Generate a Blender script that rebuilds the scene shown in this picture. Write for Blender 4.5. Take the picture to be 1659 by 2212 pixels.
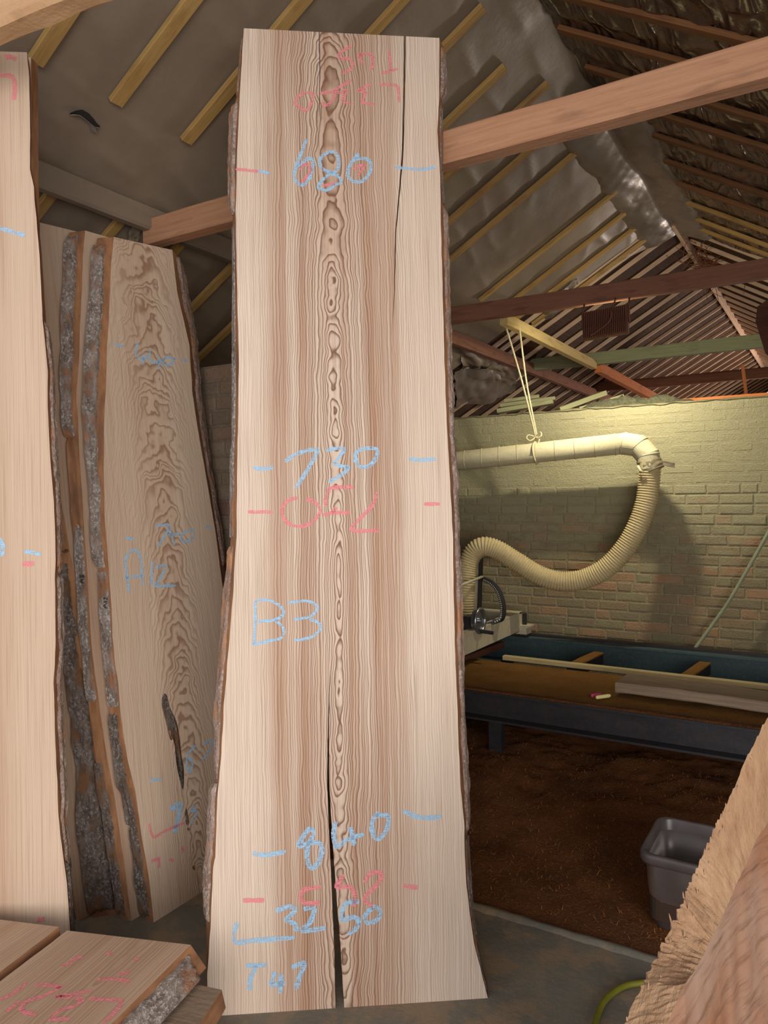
import bpy, math, random
import numpy as np
from mathutils import Vector, Matrix, noise
random.seed(4)
SC = bpy.context.scene
COL = SC.collection
for o in list(bpy.data.objects): bpy.data.objects.remove(o)

# ------------------------------------------------------------------ camera
# world: X runs along the tie beams, Y along the ridge (away), Z up. The photograph is 1659 x 2212.
CX, CY, H = 829.5, 1106.0, 1.67
V1 = np.array([-1800-CX, 1103-CY]); V2 = np.array([1812-CX, 1058-CY])
F = math.sqrt(-(V1@V2))
d1 = np.array([V1[0], -V1[1], -F]); d1 /= np.linalg.norm(d1)
d2 = np.array([V2[0], -V2[1], -F]); d2 /= np.linalg.norm(d2)
Bx = d2-(d2@d1)*d1; Bx /= np.linalg.norm(Bx)
RM = np.array([-d1, Bx, np.cross(-d1, Bx)])
CAM = np.array([0, 0, H])
RGT, UPV, FWD = RM@np.array([1., 0, 0]), RM@np.array([0, 1., 0]), RM@np.array([0, 0, -1.])
cd = bpy.data.cameras.new('camera'); cam = bpy.data.objects.new('camera', cd); COL.objects.link(cam)
cd.sensor_fit = 'HORIZONTAL'; cd.sensor_width = 36.0; cd.lens = F/1659*36; cd.clip_start = .05
mw = Matrix.Identity(4)
for i in range(3):
    mw[i][0], mw[i][1], mw[i][2], mw[i][3] = RGT[i], UPV[i], -FWD[i], CAM[i]
cam.matrix_world = mw
SC.camera = cam

# ------------------------------------------------------------------ light and exposure
SC.view_settings.view_transform = 'Standard'; SC.view_settings.look = 'None'
SC.view_settings.gamma = 1.0; SC.view_settings.use_curve_mapping = False
SC.view_settings.exposure = 0.30
world = bpy.data.worlds.new('world'); SC.world = world; world.use_nodes = True
world.node_tree.nodes['Background'].inputs[0].default_value = (.93, .95, 1.0, 1)
world.node_tree.nodes['Background'].inputs[1].default_value = .85

def area(name, loc, target, sx, sy, power, color, spread=180):
    l = bpy.data.lights.new(name, 'AREA'); l.shape = 'RECTANGLE'; l.size = sx; l.size_y = sy
    l.energy = power; l.color = color; l.spread = math.radians(spread)
    o = bpy.data.objects.new(name, l); COL.objects.link(o); o.location = loc
    o.rotation_euler = (Vector(target)-Vector(loc)).to_track_quat('-Z', 'Y').to_euler()
    return o
# daylight coming in through the open end of the shed behind the photographer
area('open_end_daylight', (2.4, -2.0, 1.55), (-1.6, 2.0, 1.0), 3.8, 2.5, 190, (1.0, .95, .91))
# daylight from a window in the room behind the brick partition
area('far_window_daylight', (1.75, 14.0, 1.45), (-1.6, 9.0, 2.3), 1.8, 1.2, 360, (1.0, .84, .72))

# ------------------------------------------------------------------ helpers: unprojecting
def ray(px, py): return RM@np.array([(px-CX)/F, -(py-CY)/F, -1.0])
def onb(px, py, b): d = ray(px, py); return CAM+d*(b/d[1])
def ona(px, py, a): d = ray(px, py); return CAM+d*(a/d[0])
def onz(px, py, z): d = ray(px, py); return CAM+d*((z-H)/d[2])
def onp(px, py, P, N): d = ray(px, py); return CAM+d*(np.dot(np.array(P)-CAM, N)/np.dot(d, N))
def ondepth(px, py, Y): return CAM+ray(px, py)*Y

# ------------------------------------------------------------------ helpers: objects
WM = {}
def put(o, M=None, parent=None):
    M = Matrix.Identity(4) if M is None else M
    COL.objects.link(o)
    if parent is not None:
        o.parent = parent; o.matrix_basis = WM[parent.name].inverted()@M
    else:
        o.matrix_basis = M
    WM[o.name] = M
    return o
def tag(o, label=None, cat=None, group=None, kind=None):
    if label: o['label'] = label
    if cat: o['category'] = cat
    if group: o['group'] = group
    if kind: o['kind'] = kind
    return o
def mk(name, verts, faces, mats, parent=None, M=None, idx=None, smooth=False):
    me = bpy.data.meshes.new(name)
    me.from_pydata([tuple(map(float, v)) for v in verts], [], faces)
    for m in (mats if isinstance(mats, (list, tuple)) else [mats]): me.materials.append(m)
    if idx is not None: me.polygons.foreach_set('material_index', idx)
    if smooth: me.polygons.foreach_set('use_smooth', [True]*len(me.polygons))
    me.update()
    o = bpy.data.objects.new(name, me)
    return put(o, M, parent)
def inst(src, M, parent=None):
    return put(bpy.data.objects.new(src.name.split('.')[0], src.data), M, parent)
def empty(name, loc=(0, 0, 0), M=None):
    o = bpy.data.objects.new(name, None); o.empty_display_size = .1
    return put(o, M if M is not None else Matrix.Translation(loc))
def frame(O, X, Y, Z):
    M = Matrix.Identity(4)
    for i in range(3): M[i][0], M[i][1], M[i][2], M[i][3] = X[i], Y[i], Z[i], O[i]
    return M
def boxdata(x0, x1, y0, y1, z0, z1, c=0.0):
    """box, long edges along x chamfered by c"""
    if c <= 0:
        v = [(x, y, z) for x in (x0, x1) for y in (y0, y1) for z in (z0, z1)]
        f = [(0, 1, 3, 2), (4, 6, 7, 5), (0, 4, 5, 1), (2, 3, 7, 6), (0, 2, 6, 4), (1, 5, 7, 3)]
        return v, f
    pr = [(y0+c, z0), (y1-c, z0), (y1, z0+c), (y1, z1-c), (y1-c, z1), (y0+c, z1), (y0, z1-c), (y0, z0+c)]
    v = [(x0, p[0], p[1]) for p in pr]+[(x1, p[0], p[1]) for p in pr]
    f = [(i, (i+1) % 8, 8+(i+1) % 8, 8+i) for i in range(8)]+[tuple(range(7, -1, -1)), tuple(range(8, 16))]
    return v, f
def joined(parts):
    V, Fc = [], []
    for v, f in parts:
        n = len(V); V += list(v); Fc += [tuple(i+n for i in q) for q in f]
    return V, Fc
def timber(name, p0, p1, w, h, mat, parent=None, up=(0, 0, 1), c=.003, rough=0.0, n=1):
    """a sawn length of wood from p0 to p1 (centre line), w wide, h deep along 'up'"""
    p0, p1, up = Vector(p0), Vector(p1), Vector(up)
    x = (p1-p0); L = x.length; x.normalize()
    y = up.cross(x).normalized(); z = x.cross(y)
    if n == 1 and rough == 0:
        v, f = boxdata(0, L, -w/2, w/2, -h/2, h/2, c)
    else:
        c = max(c, .002); v = []; n = max(n, 8); sd = random.random()*99
        pr = [(-w/2+c, -h/2), (w/2-c, -h/2), (w/2, -h/2+c), (w/2, h/2-c), (w/2-c, h/2), (-w/2+c, h/2), (-w/2, h/2-c), (-w/2, -h/2+c)]
        for i in range(n+1):
            xx = L*i/n
            for k, p in enumerate(pr):
                e = noise.noise((xx*6, k*3.1, sd))*rough
                e2 = noise.noise((xx*1.1, sd, 5))*rough*2
                v.append((xx, p[0]*(1+e/ w), p[1]*(1+e/h)+e2))
        f = [(i*8+k, i*8+(k+1) % 8, i*8+8+(k+1) % 8, i*8+8+k) for i in range(n) for k in range(8)]
        f += [tuple(range(7, -1, -1)), tuple(range(n*8, n*8+8))]
    return mk(name, v, f, mat, parent, frame(p0, x, y, z))
def catmull(pts, sub):
    P = [Vector(p) for p in pts]; out = []
    for i in range(len(P)-1):
        a, b, c, d = P[max(i-1, 0)], P[i], P[i+1], P[min(i+2, len(P)-1)]
        for s in range(sub):
            t = s/sub
            out.append(.5*((2*b)+(c-a)*t+(2*a-5*b+4*c-d)*t*t+(3*b-a-3*c+d)*t**3))
    return out+[P[-1]]
def resample(P, step):
    out = [P[0].copy()]; acc = 0.0
    for i in range(1, len(P)):
        a, b = P[i-1], P[i]; L = (b-a).length
        if L < 1e-9: continue
        t = step-acc
        while t <= L:
            out.append(a+(b-a)*(t/L)); t += step
        acc = L-(t-step)
    return out
def tubedata(P, rad, seg=12, caps=True):
    P = [Vector(p) for p in P]; n = len(P); V, Fc = [], []
    T = [(P[min(i+1, n-1)]-P[max(i-1, 0)]).normalized() for i in range(n)]
    u = T[0].orthogonal().normalized()
    for i in range(n):
        u = (u-T[i]*u.dot(T[i])).normalized(); w = T[i].cross(u)
        r = rad(i) if callable(rad) else rad
        for k in range(seg):
            a = 2*math.pi*k/seg; V.append(P[i]+(u*math.cos(a)+w*math.sin(a))*r)
    for i in range(n-1):
        for k in range(seg):
            Fc.append((i*seg+k, i*seg+(k+1) % seg, (i+1)*seg+(k+1) % seg, (i+1)*seg+k))
    if caps: Fc += [tuple(range(seg-1, -1, -1)), tuple(range((n-1)*seg, n*seg))]
    return V, Fc
def tube(name, P, rad, mat, parent=None, seg=12, smooth=True):
    v, f = tubedata(P, rad, seg); return mk(name, v, f, mat, parent, smooth=smooth)
def nz(x, y=0.0, z=0.0): return noise.noise((x, y, z))
def fbm(x, y, z=0.0, o=4):
    s, a = 0.0, .5
    for i in range(o):
        s += a*noise.noise((x, y, z)); x *= 2.03; y *= 2.03; z += 7.1; a *= .5
    return s

# ------------------------------------------------------------------ helpers: materials
class NG:
    def __init__(s, name):
        s.m = bpy.data.materials.new(name); s.m.use_nodes = True; s.t = s.m.node_tree
        s.b = s.t.nodes['Principled BSDF']; s.out = s.t.nodes['Material Output']
    def lk(s, a, b): s.t.links.new(a, b)
    def setin(s, i, v):
        if v is None: return
        if hasattr(v, 'is_output') or isinstance(v, bpy.types.NodeSocket): s.lk(v, i)
        else: i.default_value = v
    def math(s, op, a, b=None, c=None, clamp=False):
        n = s.t.nodes.new('ShaderNodeMath'); n.operation = op; n.use_clamp = clamp
        for i, v in enumerate((a, b, c)):
            if v is not None: s.setin(n.inputs[i], v)
        return n.outputs[0]
    def coord(s, which='Object'):
        n = s.t.nodes.new('ShaderNodeTexCoord'); return n.outputs[which]
    def sep(s, v):
        n = s.t.nodes.new('ShaderNodeSeparateXYZ'); s.lk(v, n.inputs[0]); return n.outputs
    def comb(s, x=0., y=0., z=0.):
        n = s.t.nodes.new('ShaderNodeCombineXYZ')
        for i, v in enumerate((x, y, z)): s.setin(n.inputs[i], v)
        return n.outputs[0]
    def scale(s, v, k):
        n = s.t.nodes.new('ShaderNodeVectorMath'); n.operation = 'MULTIPLY'; s.lk(v, n.inputs[0]); n.inputs[1].default_value = k
        return n.outputs[0]
    def noise(s, vec, sc=1.0, det=2.0, rough=.5, dist=0.0):
        n = s.t.nodes.new('ShaderNodeTexNoise'); s.lk(vec, n.inputs['Vector'])
        n.inputs['Scale'].default_value = sc; n.inputs['Detail'].default_value = det
        n.inputs['Roughness'].default_value = rough; n.inputs['Distortion'].default_value = dist
        return n.outputs['Fac']
    def voro(s, vec, sc, feature='F1', out='Distance'):
        n = s.t.nodes.new('ShaderNodeTexVoronoi'); n.feature = feature; s.lk(vec, n.inputs['Vector']); n.inputs['Scale'].default_value = sc
        return n.outputs[out]
    def ramp(s, fac, stops, mode='LINEAR'):
        n = s.t.nodes.new('ShaderNodeValToRGB'); s.lk(fac, n.inputs[0]); e = n.color_ramp; e.interpolation = mode
        while len(e.elements) < len(stops): e.elements.new(.5)
        for el, (p, c) in zip(e.elements, stops):
            el.position = p; el.color = tuple(c)+(1,) if hasattr(c, '__len__') else (c, c, c, 1)
        return n.outputs[0]
    def mix(s, fac, a, b, blend='MIX'):
        n = s.t.nodes.new('ShaderNodeMix'); n.data_type = 'RGBA'; n.blend_type = blend; n.clamp_factor = True
        s.setin(n.inputs[0], fac)
        for i, v in ((6, a), (7, b)):
            if isinstance(v, (tuple, list)): n.inputs[i].default_value = tuple(v)[:3]+(1,)
            else: s.lk(v, n.inputs[i])
        return n.outputs[2]
    def maprange(s, v, a, b, c=0., d=1., smooth=False):
        n = s.t.nodes.new('ShaderNodeMapRange'); n.clamp = True
        if smooth: n.interpolation_type = 'SMOOTHSTEP'
        s.lk(v, n.inputs[0])
        for i, x in zip((1, 2, 3, 4), (a, b, c, d)): n.inputs[i].default_value = x
        return n.outputs[0]
    def rand(s):
        return s.t.nodes.new('ShaderNodeObjectInfo').outputs['Random']
    def pos(s): return s.t.nodes.new('ShaderNodeNewGeometry').outputs['Position']
    def bump(s, h, strength=.5, dist=.01):
        n = s.t.nodes.new('ShaderNodeBump'); n.inputs['Strength'].default_value = strength; n.inputs['Distance'].default_value = dist
        s.lk(h, n.inputs['Height']); s.lk(n.outputs[0], s.b.inputs['Normal'])
    def done(s, col, rough=.8, spec=.3, metal=0.0):
        s.setin(s.b.inputs['Base Color'], col if not isinstance(col, (tuple, list)) else tuple(col)[:3]+(1,))
        s.setin(s.b.inputs['Roughness'], rough); s.setin(s.b.inputs['Metallic'], metal)
        s.b.inputs['Specular IOR Level'].default_value = spec
        return s.m

def srgb(r, g, b):
    f = lambda c: (c/255/12.92) if c <= 10 else ((c/255+.055)/1.055)**2.4
    return (f(r), f(g), f(b))

def slab_wood(name, sap, heart, dark, c0, c1, ringw, D0, D1, contrast=.8, reach=.22, sapw=.27, wob=.05, zig=.012, ymul=2.2, strk=14., seed=0., slope=0., zf=16., smin=.25):
    g = NG(name); x, y, z = g.sep(g.coord())
    xs = g.math('ADD', x, seed)
    ax = g.math('SUBTRACT', x, g.math('MULTIPLY_ADD', y, c1, c0))
    w1 = g.math('SUBTRACT', g.noise(g.comb(g.math('MULTIPLY', xs, 2.5), g.math('MULTIPLY', y, 1.1), seed), 1, 2), .5)
    w2 = g.math('SUBTRACT', g.noise(g.comb(g.math('MULTIPLY', xs, 22), g.math('MULTIPLY', y, 7), seed), 1, 2), .5)
    dx = g.math('ADD', ax, g.math('ADD', g.math('MULTIPLY', w1, wob), g.math('MULTIPLY', w2, zig*.6)))
    dn = g.math('SUBTRACT', g.noise(g.comb(g.math('MULTIPLY', xs, 1.5), g.math('MULTIPLY', y, ymul), seed+3.3), 1, 3, .55), .5)
    dz = g.math('SUBTRACT', g.noise(g.comb(g.math('MULTIPLY', xs, zf), g.math('MULTIPLY', y, zf*.8), seed+9.), 1, 2), .5)
    d = g.math('ADD', g.math('ADD', g.math('MULTIPLY_ADD', dn, D1, D0), g.math('MULTIPLY', dz, zig)), g.math('MULTIPLY', y, slope))
    r = g.math('SQRT', g.math('ADD', g.math('MULTIPLY', dx, dx), g.math('MULTIPLY', d, d)))
    ph = g.math('ADD', g.math('DIVIDE', r, ringw), g.math('MULTIPLY', g.noise(g.comb(g.math('MULTIPLY', r, 30), seed, 0.), 1, 2), 4.0))
    fr = g.math('FRACT', ph)
    ring = g.ramp(fr, [(0., .25), (.12, 0.), (.5, .12), (.86, 1.), (.95, .9), (1., .25)])
    adx = g.math('ABSOLUTE', dx)
    con = g.maprange(adx, .03, reach, contrast, contrast*.28)
    streak = g.noise(g.comb(g.math('MULTIPLY', xs, strk), g.math('MULTIPLY', y, .28), seed+5), 1, 4, .6)
    fine = g.noise(g.comb(g.math('MULTIPLY', xs, 210), g.math('MULTIPLY', y, 2.6), seed), 1, 3, .6)
    hm = g.math('MULTIPLY', g.maprange(adx, sapw-.07, sapw+.02, 1., 0., True), g.maprange(streak, .34, .66, smin, 1.))
    col = g.mix(hm, sap, heart)
    broad = g.noise(g.comb(g.math('MULTIPLY', xs, 3.), g.math('MULTIPLY', y, 1.2), seed+1), 1, 3)
    col = g.mix(g.maprange(broad, .35, .75, 0., .25), col, heart)
    col = g.mix(g.math('MULTIPLY', ring, con), col, dark)
    col = g.mix(g.maprange(fine, .5, .78, 0., .42), col, dark)
    col = g.mix(g.maprange(fine, .22, .42, .18, 0.), col, (.92, .80, .66))
    saw = g.noise(g.comb(g.math('MULTIPLY', x, 5), g.math('MULTIPLY', y, 420), 0.), 1, 2)
    g.bump(g.math('ADD', g.math('MULTIPLY', ring, -.5), g.math('ADD', g.math('MULTIPLY', fine, -.7), g.math('MULTIPLY', saw, .35))), .35, .0015)
    return g.done(col, .78, .25)

def plain_wood(name, ca, cb, cd_, gx=3., gy=70., bump=.3, rough=.85, dust=None, rnd=.0):
    """grain along local X"""
    g = NG(name); x, y, z = g.sep(g.coord()); R = g.math('MULTIPLY', g.rand(), 37.)
    yz = g.math('ADD', g.math('ADD', y, g.math('MULTIPLY', z, 1.3)), R)
    gr = g.noise(g.comb(g.math('MULTIPLY', x, gx), g.math('MULTIPLY', yz, gy), R), 1, 4, .6, .4)
    bl = g.noise(g.comb(g.math('MULTIPLY', x, 5.), g.math('MULTIPLY', yz, 18.), R), 1, 3)
    col = g.mix(g.maprange(gr, .3, .7), ca, cb)
    col = g.mix(g.maprange(bl, .55, .8, 0., .8), col, cd_)
    if rnd: col = g.mix(g.math('MULTIPLY', g.rand(), rnd), col, cd_)
    if dust: col = g.mix(g.maprange(g.noise(g.scale(g.coord(), (14, 14, 14)), 1, 4), .35, .6, .25, .85), col, dust)
    g.bump(g.math('ADD', gr, g.noise(g.scale(g.coord(), (60, 60, 60)), 1, 3)), bump, .004)
    return g.done(col, rough, .2)

M = {}
PALE, HRT, DRK = srgb(232, 208, 178), srgb(196, 154, 118), srgb(128, 86, 58)
M['b3'] = slab_wood('ash_face_centre', srgb(230, 210, 190), srgb(182, 140, 112), srgb(120, 84, 63), .440, .001, .0075, -.055, .075, .95, .30, .245, .03, .026, 3.0, 17., slope=.042, smin=.05, zf=14.)
M['a12'] = slab_wood('ash_face_wavy', srgb(226, 204, 180), srgb(210, 182, 156), srgb(150, 112, 88), .30, .02, .0085, .03, .05, .85, .16, .6, .05, .042, 3.0, 8., 4.7, slope=.15, zf=11.)
M['lft'] = slab_wood('ash_face_plain', srgb(208, 183, 159), srgb(186, 152, 125), srgb(150, 108, 78), -.45, 0., .006, .03, .06, .45, .3, .5, .05, .01, 1.5, 9., 11.3)
M['flr'] = slab_wood('ash_face_dusty', srgb(206, 180, 154), srgb(184, 152, 126), srgb(146, 110, 86), .25, 0., .009, .03, .05, .5, .3, .5, .04, .01, 2., 10., 21.1)
g = NG('cambium'); c = g.coord()
n1 = g.noise(g.scale(c, (40, 9, 40)), 1, 4, .6); n2 = g.noise(g.scale(c, (9, 4, 9)), 1, 3)
col = g.mix(g.maprange(n1, .3, .7), srgb(136, 94, 64), srgb(174, 126, 90)); col = g.mix(g.maprange(n2, .5, .7, 0, .7), col, srgb(112, 82, 66))
g.bump(n1, .6, .006); M['cambium'] = g.done(col, .85, .2)
def bark_mat(name, a, b, c_, w):
    g = NG(name); c = g.coord()
    n1 = g.noise(g.scale(c, (34, 13, 34)), 1, 6, .68); n2 = g.noise(g.scale(c, (12, 7, 12)), 1, 3); n3 = g.noise(g.scale(c, (110, 80, 110)), 1, 3, .7)
    col = g.mix(g.maprange(n1, .38, .62), a, b)
    col = g.mix(g.maprange(n2, .54, .66, 0, .85), col, c_)
    col = g.mix(g.math('MULTIPLY', g.maprange(n3, .5, .64), g.maprange(n2, .58, .46, 0., .85)), col, w)
    g.bump(g.math('ADD', n1, g.math('MULTIPLY', n3, .5)), .9, .012)
    return g.done(col, .9, .15)
M['bark_grey'] = bark_mat('bark_grey', srgb(112, 98, 88), srgb(158, 144, 134), srgb(164, 112, 76), srgb(204, 198, 192))
M['bark_pink'] = bark_mat('bark_pink', srgb(134, 108, 92), srgb(172, 148, 134), srgb(190, 138, 102), srgb(194, 182, 174))
M['bark_dark'] = bark_mat('bark_dark', srgb(86, 72, 62), srgb(124, 108, 96), srgb(130, 90, 60), srgb(150, 148, 150))

def chalk_mat(name, col):
    g = NG(name); x, y, z = g.sep(g.coord())
    n = g.noise(g.comb(g.math('MULTIPLY', x, 240), g.math('MULTIPLY', y, 60), 0.), 1, 3, .6)
    n2 = g.noise(g.comb(g.math('MULTIPLY', x, 40), g.math('MULTIPLY', y, 330), 3.), 1, 2, .6)
    a = g.maprange(g.math('ADD', n, n2), .82, 1.06, .05, .9)
    g.done(col, .95, .1); tr = g.t.nodes.new('ShaderNodeBsdfTransparent'); mx = g.t.nodes.new('ShaderNodeMixShader')
    g.lk(a, mx.inputs[0]); g.lk(tr.outputs[0], mx.inputs[1]); g.lk(g.b.outputs[0], mx.inputs[2]); g.lk(mx.outputs[0], g.out.inputs[0])
    return g.m
M['blue'] = chalk_mat('blue_chalk', srgb(172, 214, 246)); M['pink'] = chalk_mat('pink_chalk', srgb(246, 150, 156))
M['ink'] = NG('black_marker').done((.012, .01, .01), .6)

M['tie'] = plain_wood('tie_beam_wood', srgb(190, 144, 112), srgb(170, 124, 94), srgb(124, 92, 70), 3, 60, .4, .9, None)
M['tie_dark'] = plain_wood('tie_beam_brown', srgb(140, 96, 76), srgb(122, 82, 64), srgb(90, 60, 48), 3, 60, .3)
M['tie_green_lit'] = plain_wood('tie_beam_green_lit', srgb(136, 138, 106), srgb(120, 120, 92), srgb(98, 96, 74), 3, 50, .3)  # the floodlight's green cast is put into this wood colour
M['beam0'] = plain_wood('rough_pale_beam', srgb(214, 176, 136), srgb(196, 154, 114), srgb(128, 92, 66), 4, 30, .5)
M['batten'] = plain_wood('batten_wood', srgb(190, 156, 96), srgb(168, 132, 78), srgb(126, 92, 54), 4, 110, .2, .8, None, .35)
M['batten_unlit'] = plain_wood('batten_wood_unlit', srgb(150, 104, 66), srgb(128, 86, 54), srgb(92, 62, 40), 4, 110, .2, .8, None, .4)  # darker batten copy: lack of lamp light put into the colour
M['rafter'] = plain_wood('rafter_wood', srgb(228, 202, 178), srgb(214, 182, 156), srgb(184, 146, 118), 4, 90, .2, .8, None, .3)
M['yellow_lit_timber'] = plain_wood('yellow_lit_timber', srgb(205, 180, 122), srgb(188, 160, 104), srgb(150, 122, 80), 4, 80, .2)  # yellow of the floodlight painted into the timber colour
M['orange'] = plain_wood('orange_lit_timber', srgb(206, 128, 78), srgb(186, 110, 64), srgb(140, 84, 50), 4, 80, .2)  # warm lamp light beyond the wall painted in as orange
M['dustboard'] = plain_wood('dusty_board', srgb(150, 148, 112), srgb(130, 128, 96), srgb(104, 100, 76), 4, 60, .4, .95)
M['oldplank'] = plain_wood('old_grey_plank', srgb(150, 130, 108), srgb(128, 110, 92), srgb(94, 80, 66), 4, 60, .6, .95)
M['strip'] = plain_wood('pale_strip', srgb(196, 178, 132), srgb(176, 156, 112), srgb(140, 120, 86), 4, 80, .3, .9)
g = NG('roof_boards'); x, y, z = g.sep(g.coord())
n1 = g.noise(g.comb(g.math('MULTIPLY', x, 5), g.math('MULTIPLY', y, .8), z), 1, 4); n2 = g.noise(g.comb(g.math('MULTIPLY', x, 60), g.math('MULTIPLY', y, 4), z), 1, 3)
bd = g.math('FRACT', g.math('MULTIPLY', x, 6.6)); gap = g.maprange(bd, .0, .05, .75, 0.)
col = g.mix(g.maprange(n1, .3, .7), srgb(92, 66, 50), srgb(66, 48, 37)); col = g.mix(g.maprange(n2, .4, .7, 0, .6), col, srgb(56, 40, 31)); col = g.mix(gap, col, srgb(40, 28, 20))
g.bump(n2, .3, .01); M['sark'] = g.done(col, .9, .2)

def plastic(name, a, b, r0, r1, metal=.0, spec=.5, streak=0.):
    g = NG(name); c = g.coord()
    n1 = g.noise(g.scale(c, (1.6, 1.6, 1.6)), 1, 5, .6); n2 = g.noise(g.scale(c, (26, 26, 26)), 1, 4, .6)
    col = g.mix(g.maprange(n1, .3, .7), a, b); col = g.mix(g.maprange(n2, .5, .75, 0, .35), col, b)
    if streak:
        st1 = g.noise(g.scale(c, (6., 1.5, 6.)), 1, 2, .5, .8)
        rid = g.math('ABSOLUTE', g.math('SUBTRACT', st1, .5))
        g.bump(g.math('ADD', g.math('MULTIPLY', g.math('POWER', g.math('MULTIPLY', rid, 4.), .6), -1.), g.math('MULTIPLY', n2, .08)), streak, .045)
    else: g.bump(n2, .25, .006)
    return g.done(col, g.maprange(n1, .35, .65, r0, r1), spec, metal)
M['plas_l'] = plastic('dusty_roof_plastic', srgb(118, 104, 90), srgb(142, 126, 108), .42, .62)
M['plas_r'] = plastic('shiny_roof_plastic', srgb(88, 70, 57), srgb(112, 92, 77), .12, .24, .25, 1., .65)
M['plas_s'] = plastic('crumpled_clear_plastic', srgb(112, 102, 94), srgb(138, 128, 120), .2, .36, .1, .7)

g = NG('brick'); R = g.rand(); p = g.pos(); px_, py_, pz_ = g.sep(p)
col = g.ramp(R, [(0., srgb(172, 130, 100)), (.16, srgb(150, 124, 96)), (.36, srgb(138, 122, 96)), (.6, srgb(146, 134, 104)), (.8, srgb(130, 120, 94)), (.92, srgb(160, 132, 104))], 'CONSTANT')
n1 = g.noise(g.scale(p, (9, 9, 22)), 1, 4, .6); n2 = g.noise(g.scale(p, (90, 90, 90)), 1, 4, .65)
col = g.mix(g.maprange(n1, .4, .65, 0., .55), col, srgb(138, 128, 96))
col = g.mix(g.maprange(n2, .55, .75, 0., .5), col, srgb(84, 68, 52))
DUST = srgb(164, 157, 124)
dh = g.maprange(g.math('ADD', pz_, g.math('MULTIPLY', g.math('SUBTRACT', n1, .5), 1.3)), 1.0, 1.62, .12, .92)
col = g.mix(dh, col, DUST)
g.bump(g.math('ADD', n2, g.math('MULTIPLY', n1, .5)), .8, .012); M['brick'] = g.done(col, .95, .1)
g = NG('pier_brick'); R = g.rand(); p = g.pos()
col = g.ramp(R, [(0., srgb(146, 122, 102)), (.3, srgb(140, 120, 100)), (.6, srgb(130, 114, 98)), (.8, srgb(146, 128, 110)), (.93, srgb(132, 104, 90))], 'CONSTANT')
n2 = g.noise(g.scale(p, (80, 80, 80)), 1, 4, .65); n1 = g.noise(g.scale(p, (8, 8, 14)), 1, 3)
col = g.mix(g.maprange(n2, .5, .75, 0, .5), col, srgb(90, 74, 60)); col = g.mix(g.maprange(n1, .5, .7, 0, .5), col, srgb(150, 132, 112))
g.bump(n2, .6, .006); M['pierbrick'] = g.done(col, .95, .1)
g = NG('mortar'); p = g.pos(); px_, py_, pz_ = g.sep(p)
n2 = g.noise(g.scale(p, (55, 55, 55)), 1, 5, .7); n1 = g.noise(g.scale(p, (5, 5, 9)), 1, 3)
col = g.mix(g.maprange(n2, .35, .7), srgb(168, 156, 122), srgb(134, 122, 94))
col = g.mix(g.maprange(pz_, 1.3, 1.8, 0., .9), col, DUST)
g.bump(n2, .9, .012); M['mortar'] = g.done(col, .97, .1)
g = NG('pier_mortar'); p = g.pos(); n2 = g.noise(g.scale(p, (55, 55, 55)), 1, 5, .7)
g.bump(n2, .8, .01); M['piermortar'] = g.done(g.mix(g.maprange(n2, .35, .7), srgb(150, 134, 118), srgb(126, 110, 96)), .97, .1)
g = NG('dust_coat'); p = g.pos(); n2 = g.noise(g.scale(p, (70, 70, 70)), 1, 5, .75); n1 = g.noise(g.scale(p, (6, 6, 10)), 1, 3)
col = g.mix(g.maprange(n1, .3, .7), srgb(174, 164, 124), srgb(152, 142, 106)); col = g.mix(g.maprange(n2, .55, .75, 0, .4), col, srgb(118, 108, 80))
g.bump(n2, 1.0, .014); M['dust'] = g.done(col, .97, .1)

g = NG('grey_dust'); p = g.pos(); n2 = g.noise(g.scale(p, (45, 45, 45)), 1, 5, .75)
g.bump(n2, 1., .02); M['dust_dark'] = g.done(g.mix(g.maprange(n2, .35, .65), srgb(112, 110, 86), srgb(78, 76, 60)), .97, .1)
g = NG('concrete'); p = g.pos(); n1 = g.noise(g.scale(p, (2.2, 2.2, 1)), 1, 6, .6); n2 = g.noise(g.scale(p, (40, 40, 1)), 1, 5, .7); n3 = g.noise(g.scale(p, (6, 6, 1)), 1, 5, .65)
col = g.mix(g.maprange(n1, .35, .65), srgb(136, 130, 116), srgb(110, 106, 96))
col = g.mix(g.maprange(n3, .46, .6, 0., .75), col, srgb(160, 136, 108)); col = g.mix(g.maprange(n2, .56, .72, 0, .6), col, srgb(166, 140, 110))
g.bump(n2, .5, .006); M['concrete'] = g.done(col, .85, .3)
def sawdust(name, a, b, c_):
    g = NG(name); p = g.pos(); n1 = g.noise(g.scale(p, (4, 4, 4)), 1, 5, .6); n2 = g.noise(g.scale(p, (120, 120, 120)), 1, 4, .7); n3 = g.noise(g.scale(p, (30, 30, 30)), 1, 4, .7)
    col = g.mix(g.maprange(n1, .35, .65), a, b); col = g.mix(g.maprange(n3, .55, .75, 0, .6), col, c_); col = g.mix(g.maprange(n2, .55, .7, 0, .8), col, srgb(176, 124, 76))
    g.bump(g.math('ADD', n2, n3), 1., .012); return g.done(col, .97, .08)
M['sawdust'] = sawdust('brown_sawdust', srgb(132, 82, 48), srgb(104, 68, 44), srgb(78, 50, 34))
M['sawdust_y'] = sawdust('fresh_sawdust', srgb(150, 108, 58), srgb(132, 92, 48), srgb(112, 76, 40))
M['shaving'] = plain_wood('shaving', srgb(170, 112, 64), srgb(138, 84, 46), srgb(104, 64, 36), 10, 10, .1)

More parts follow.
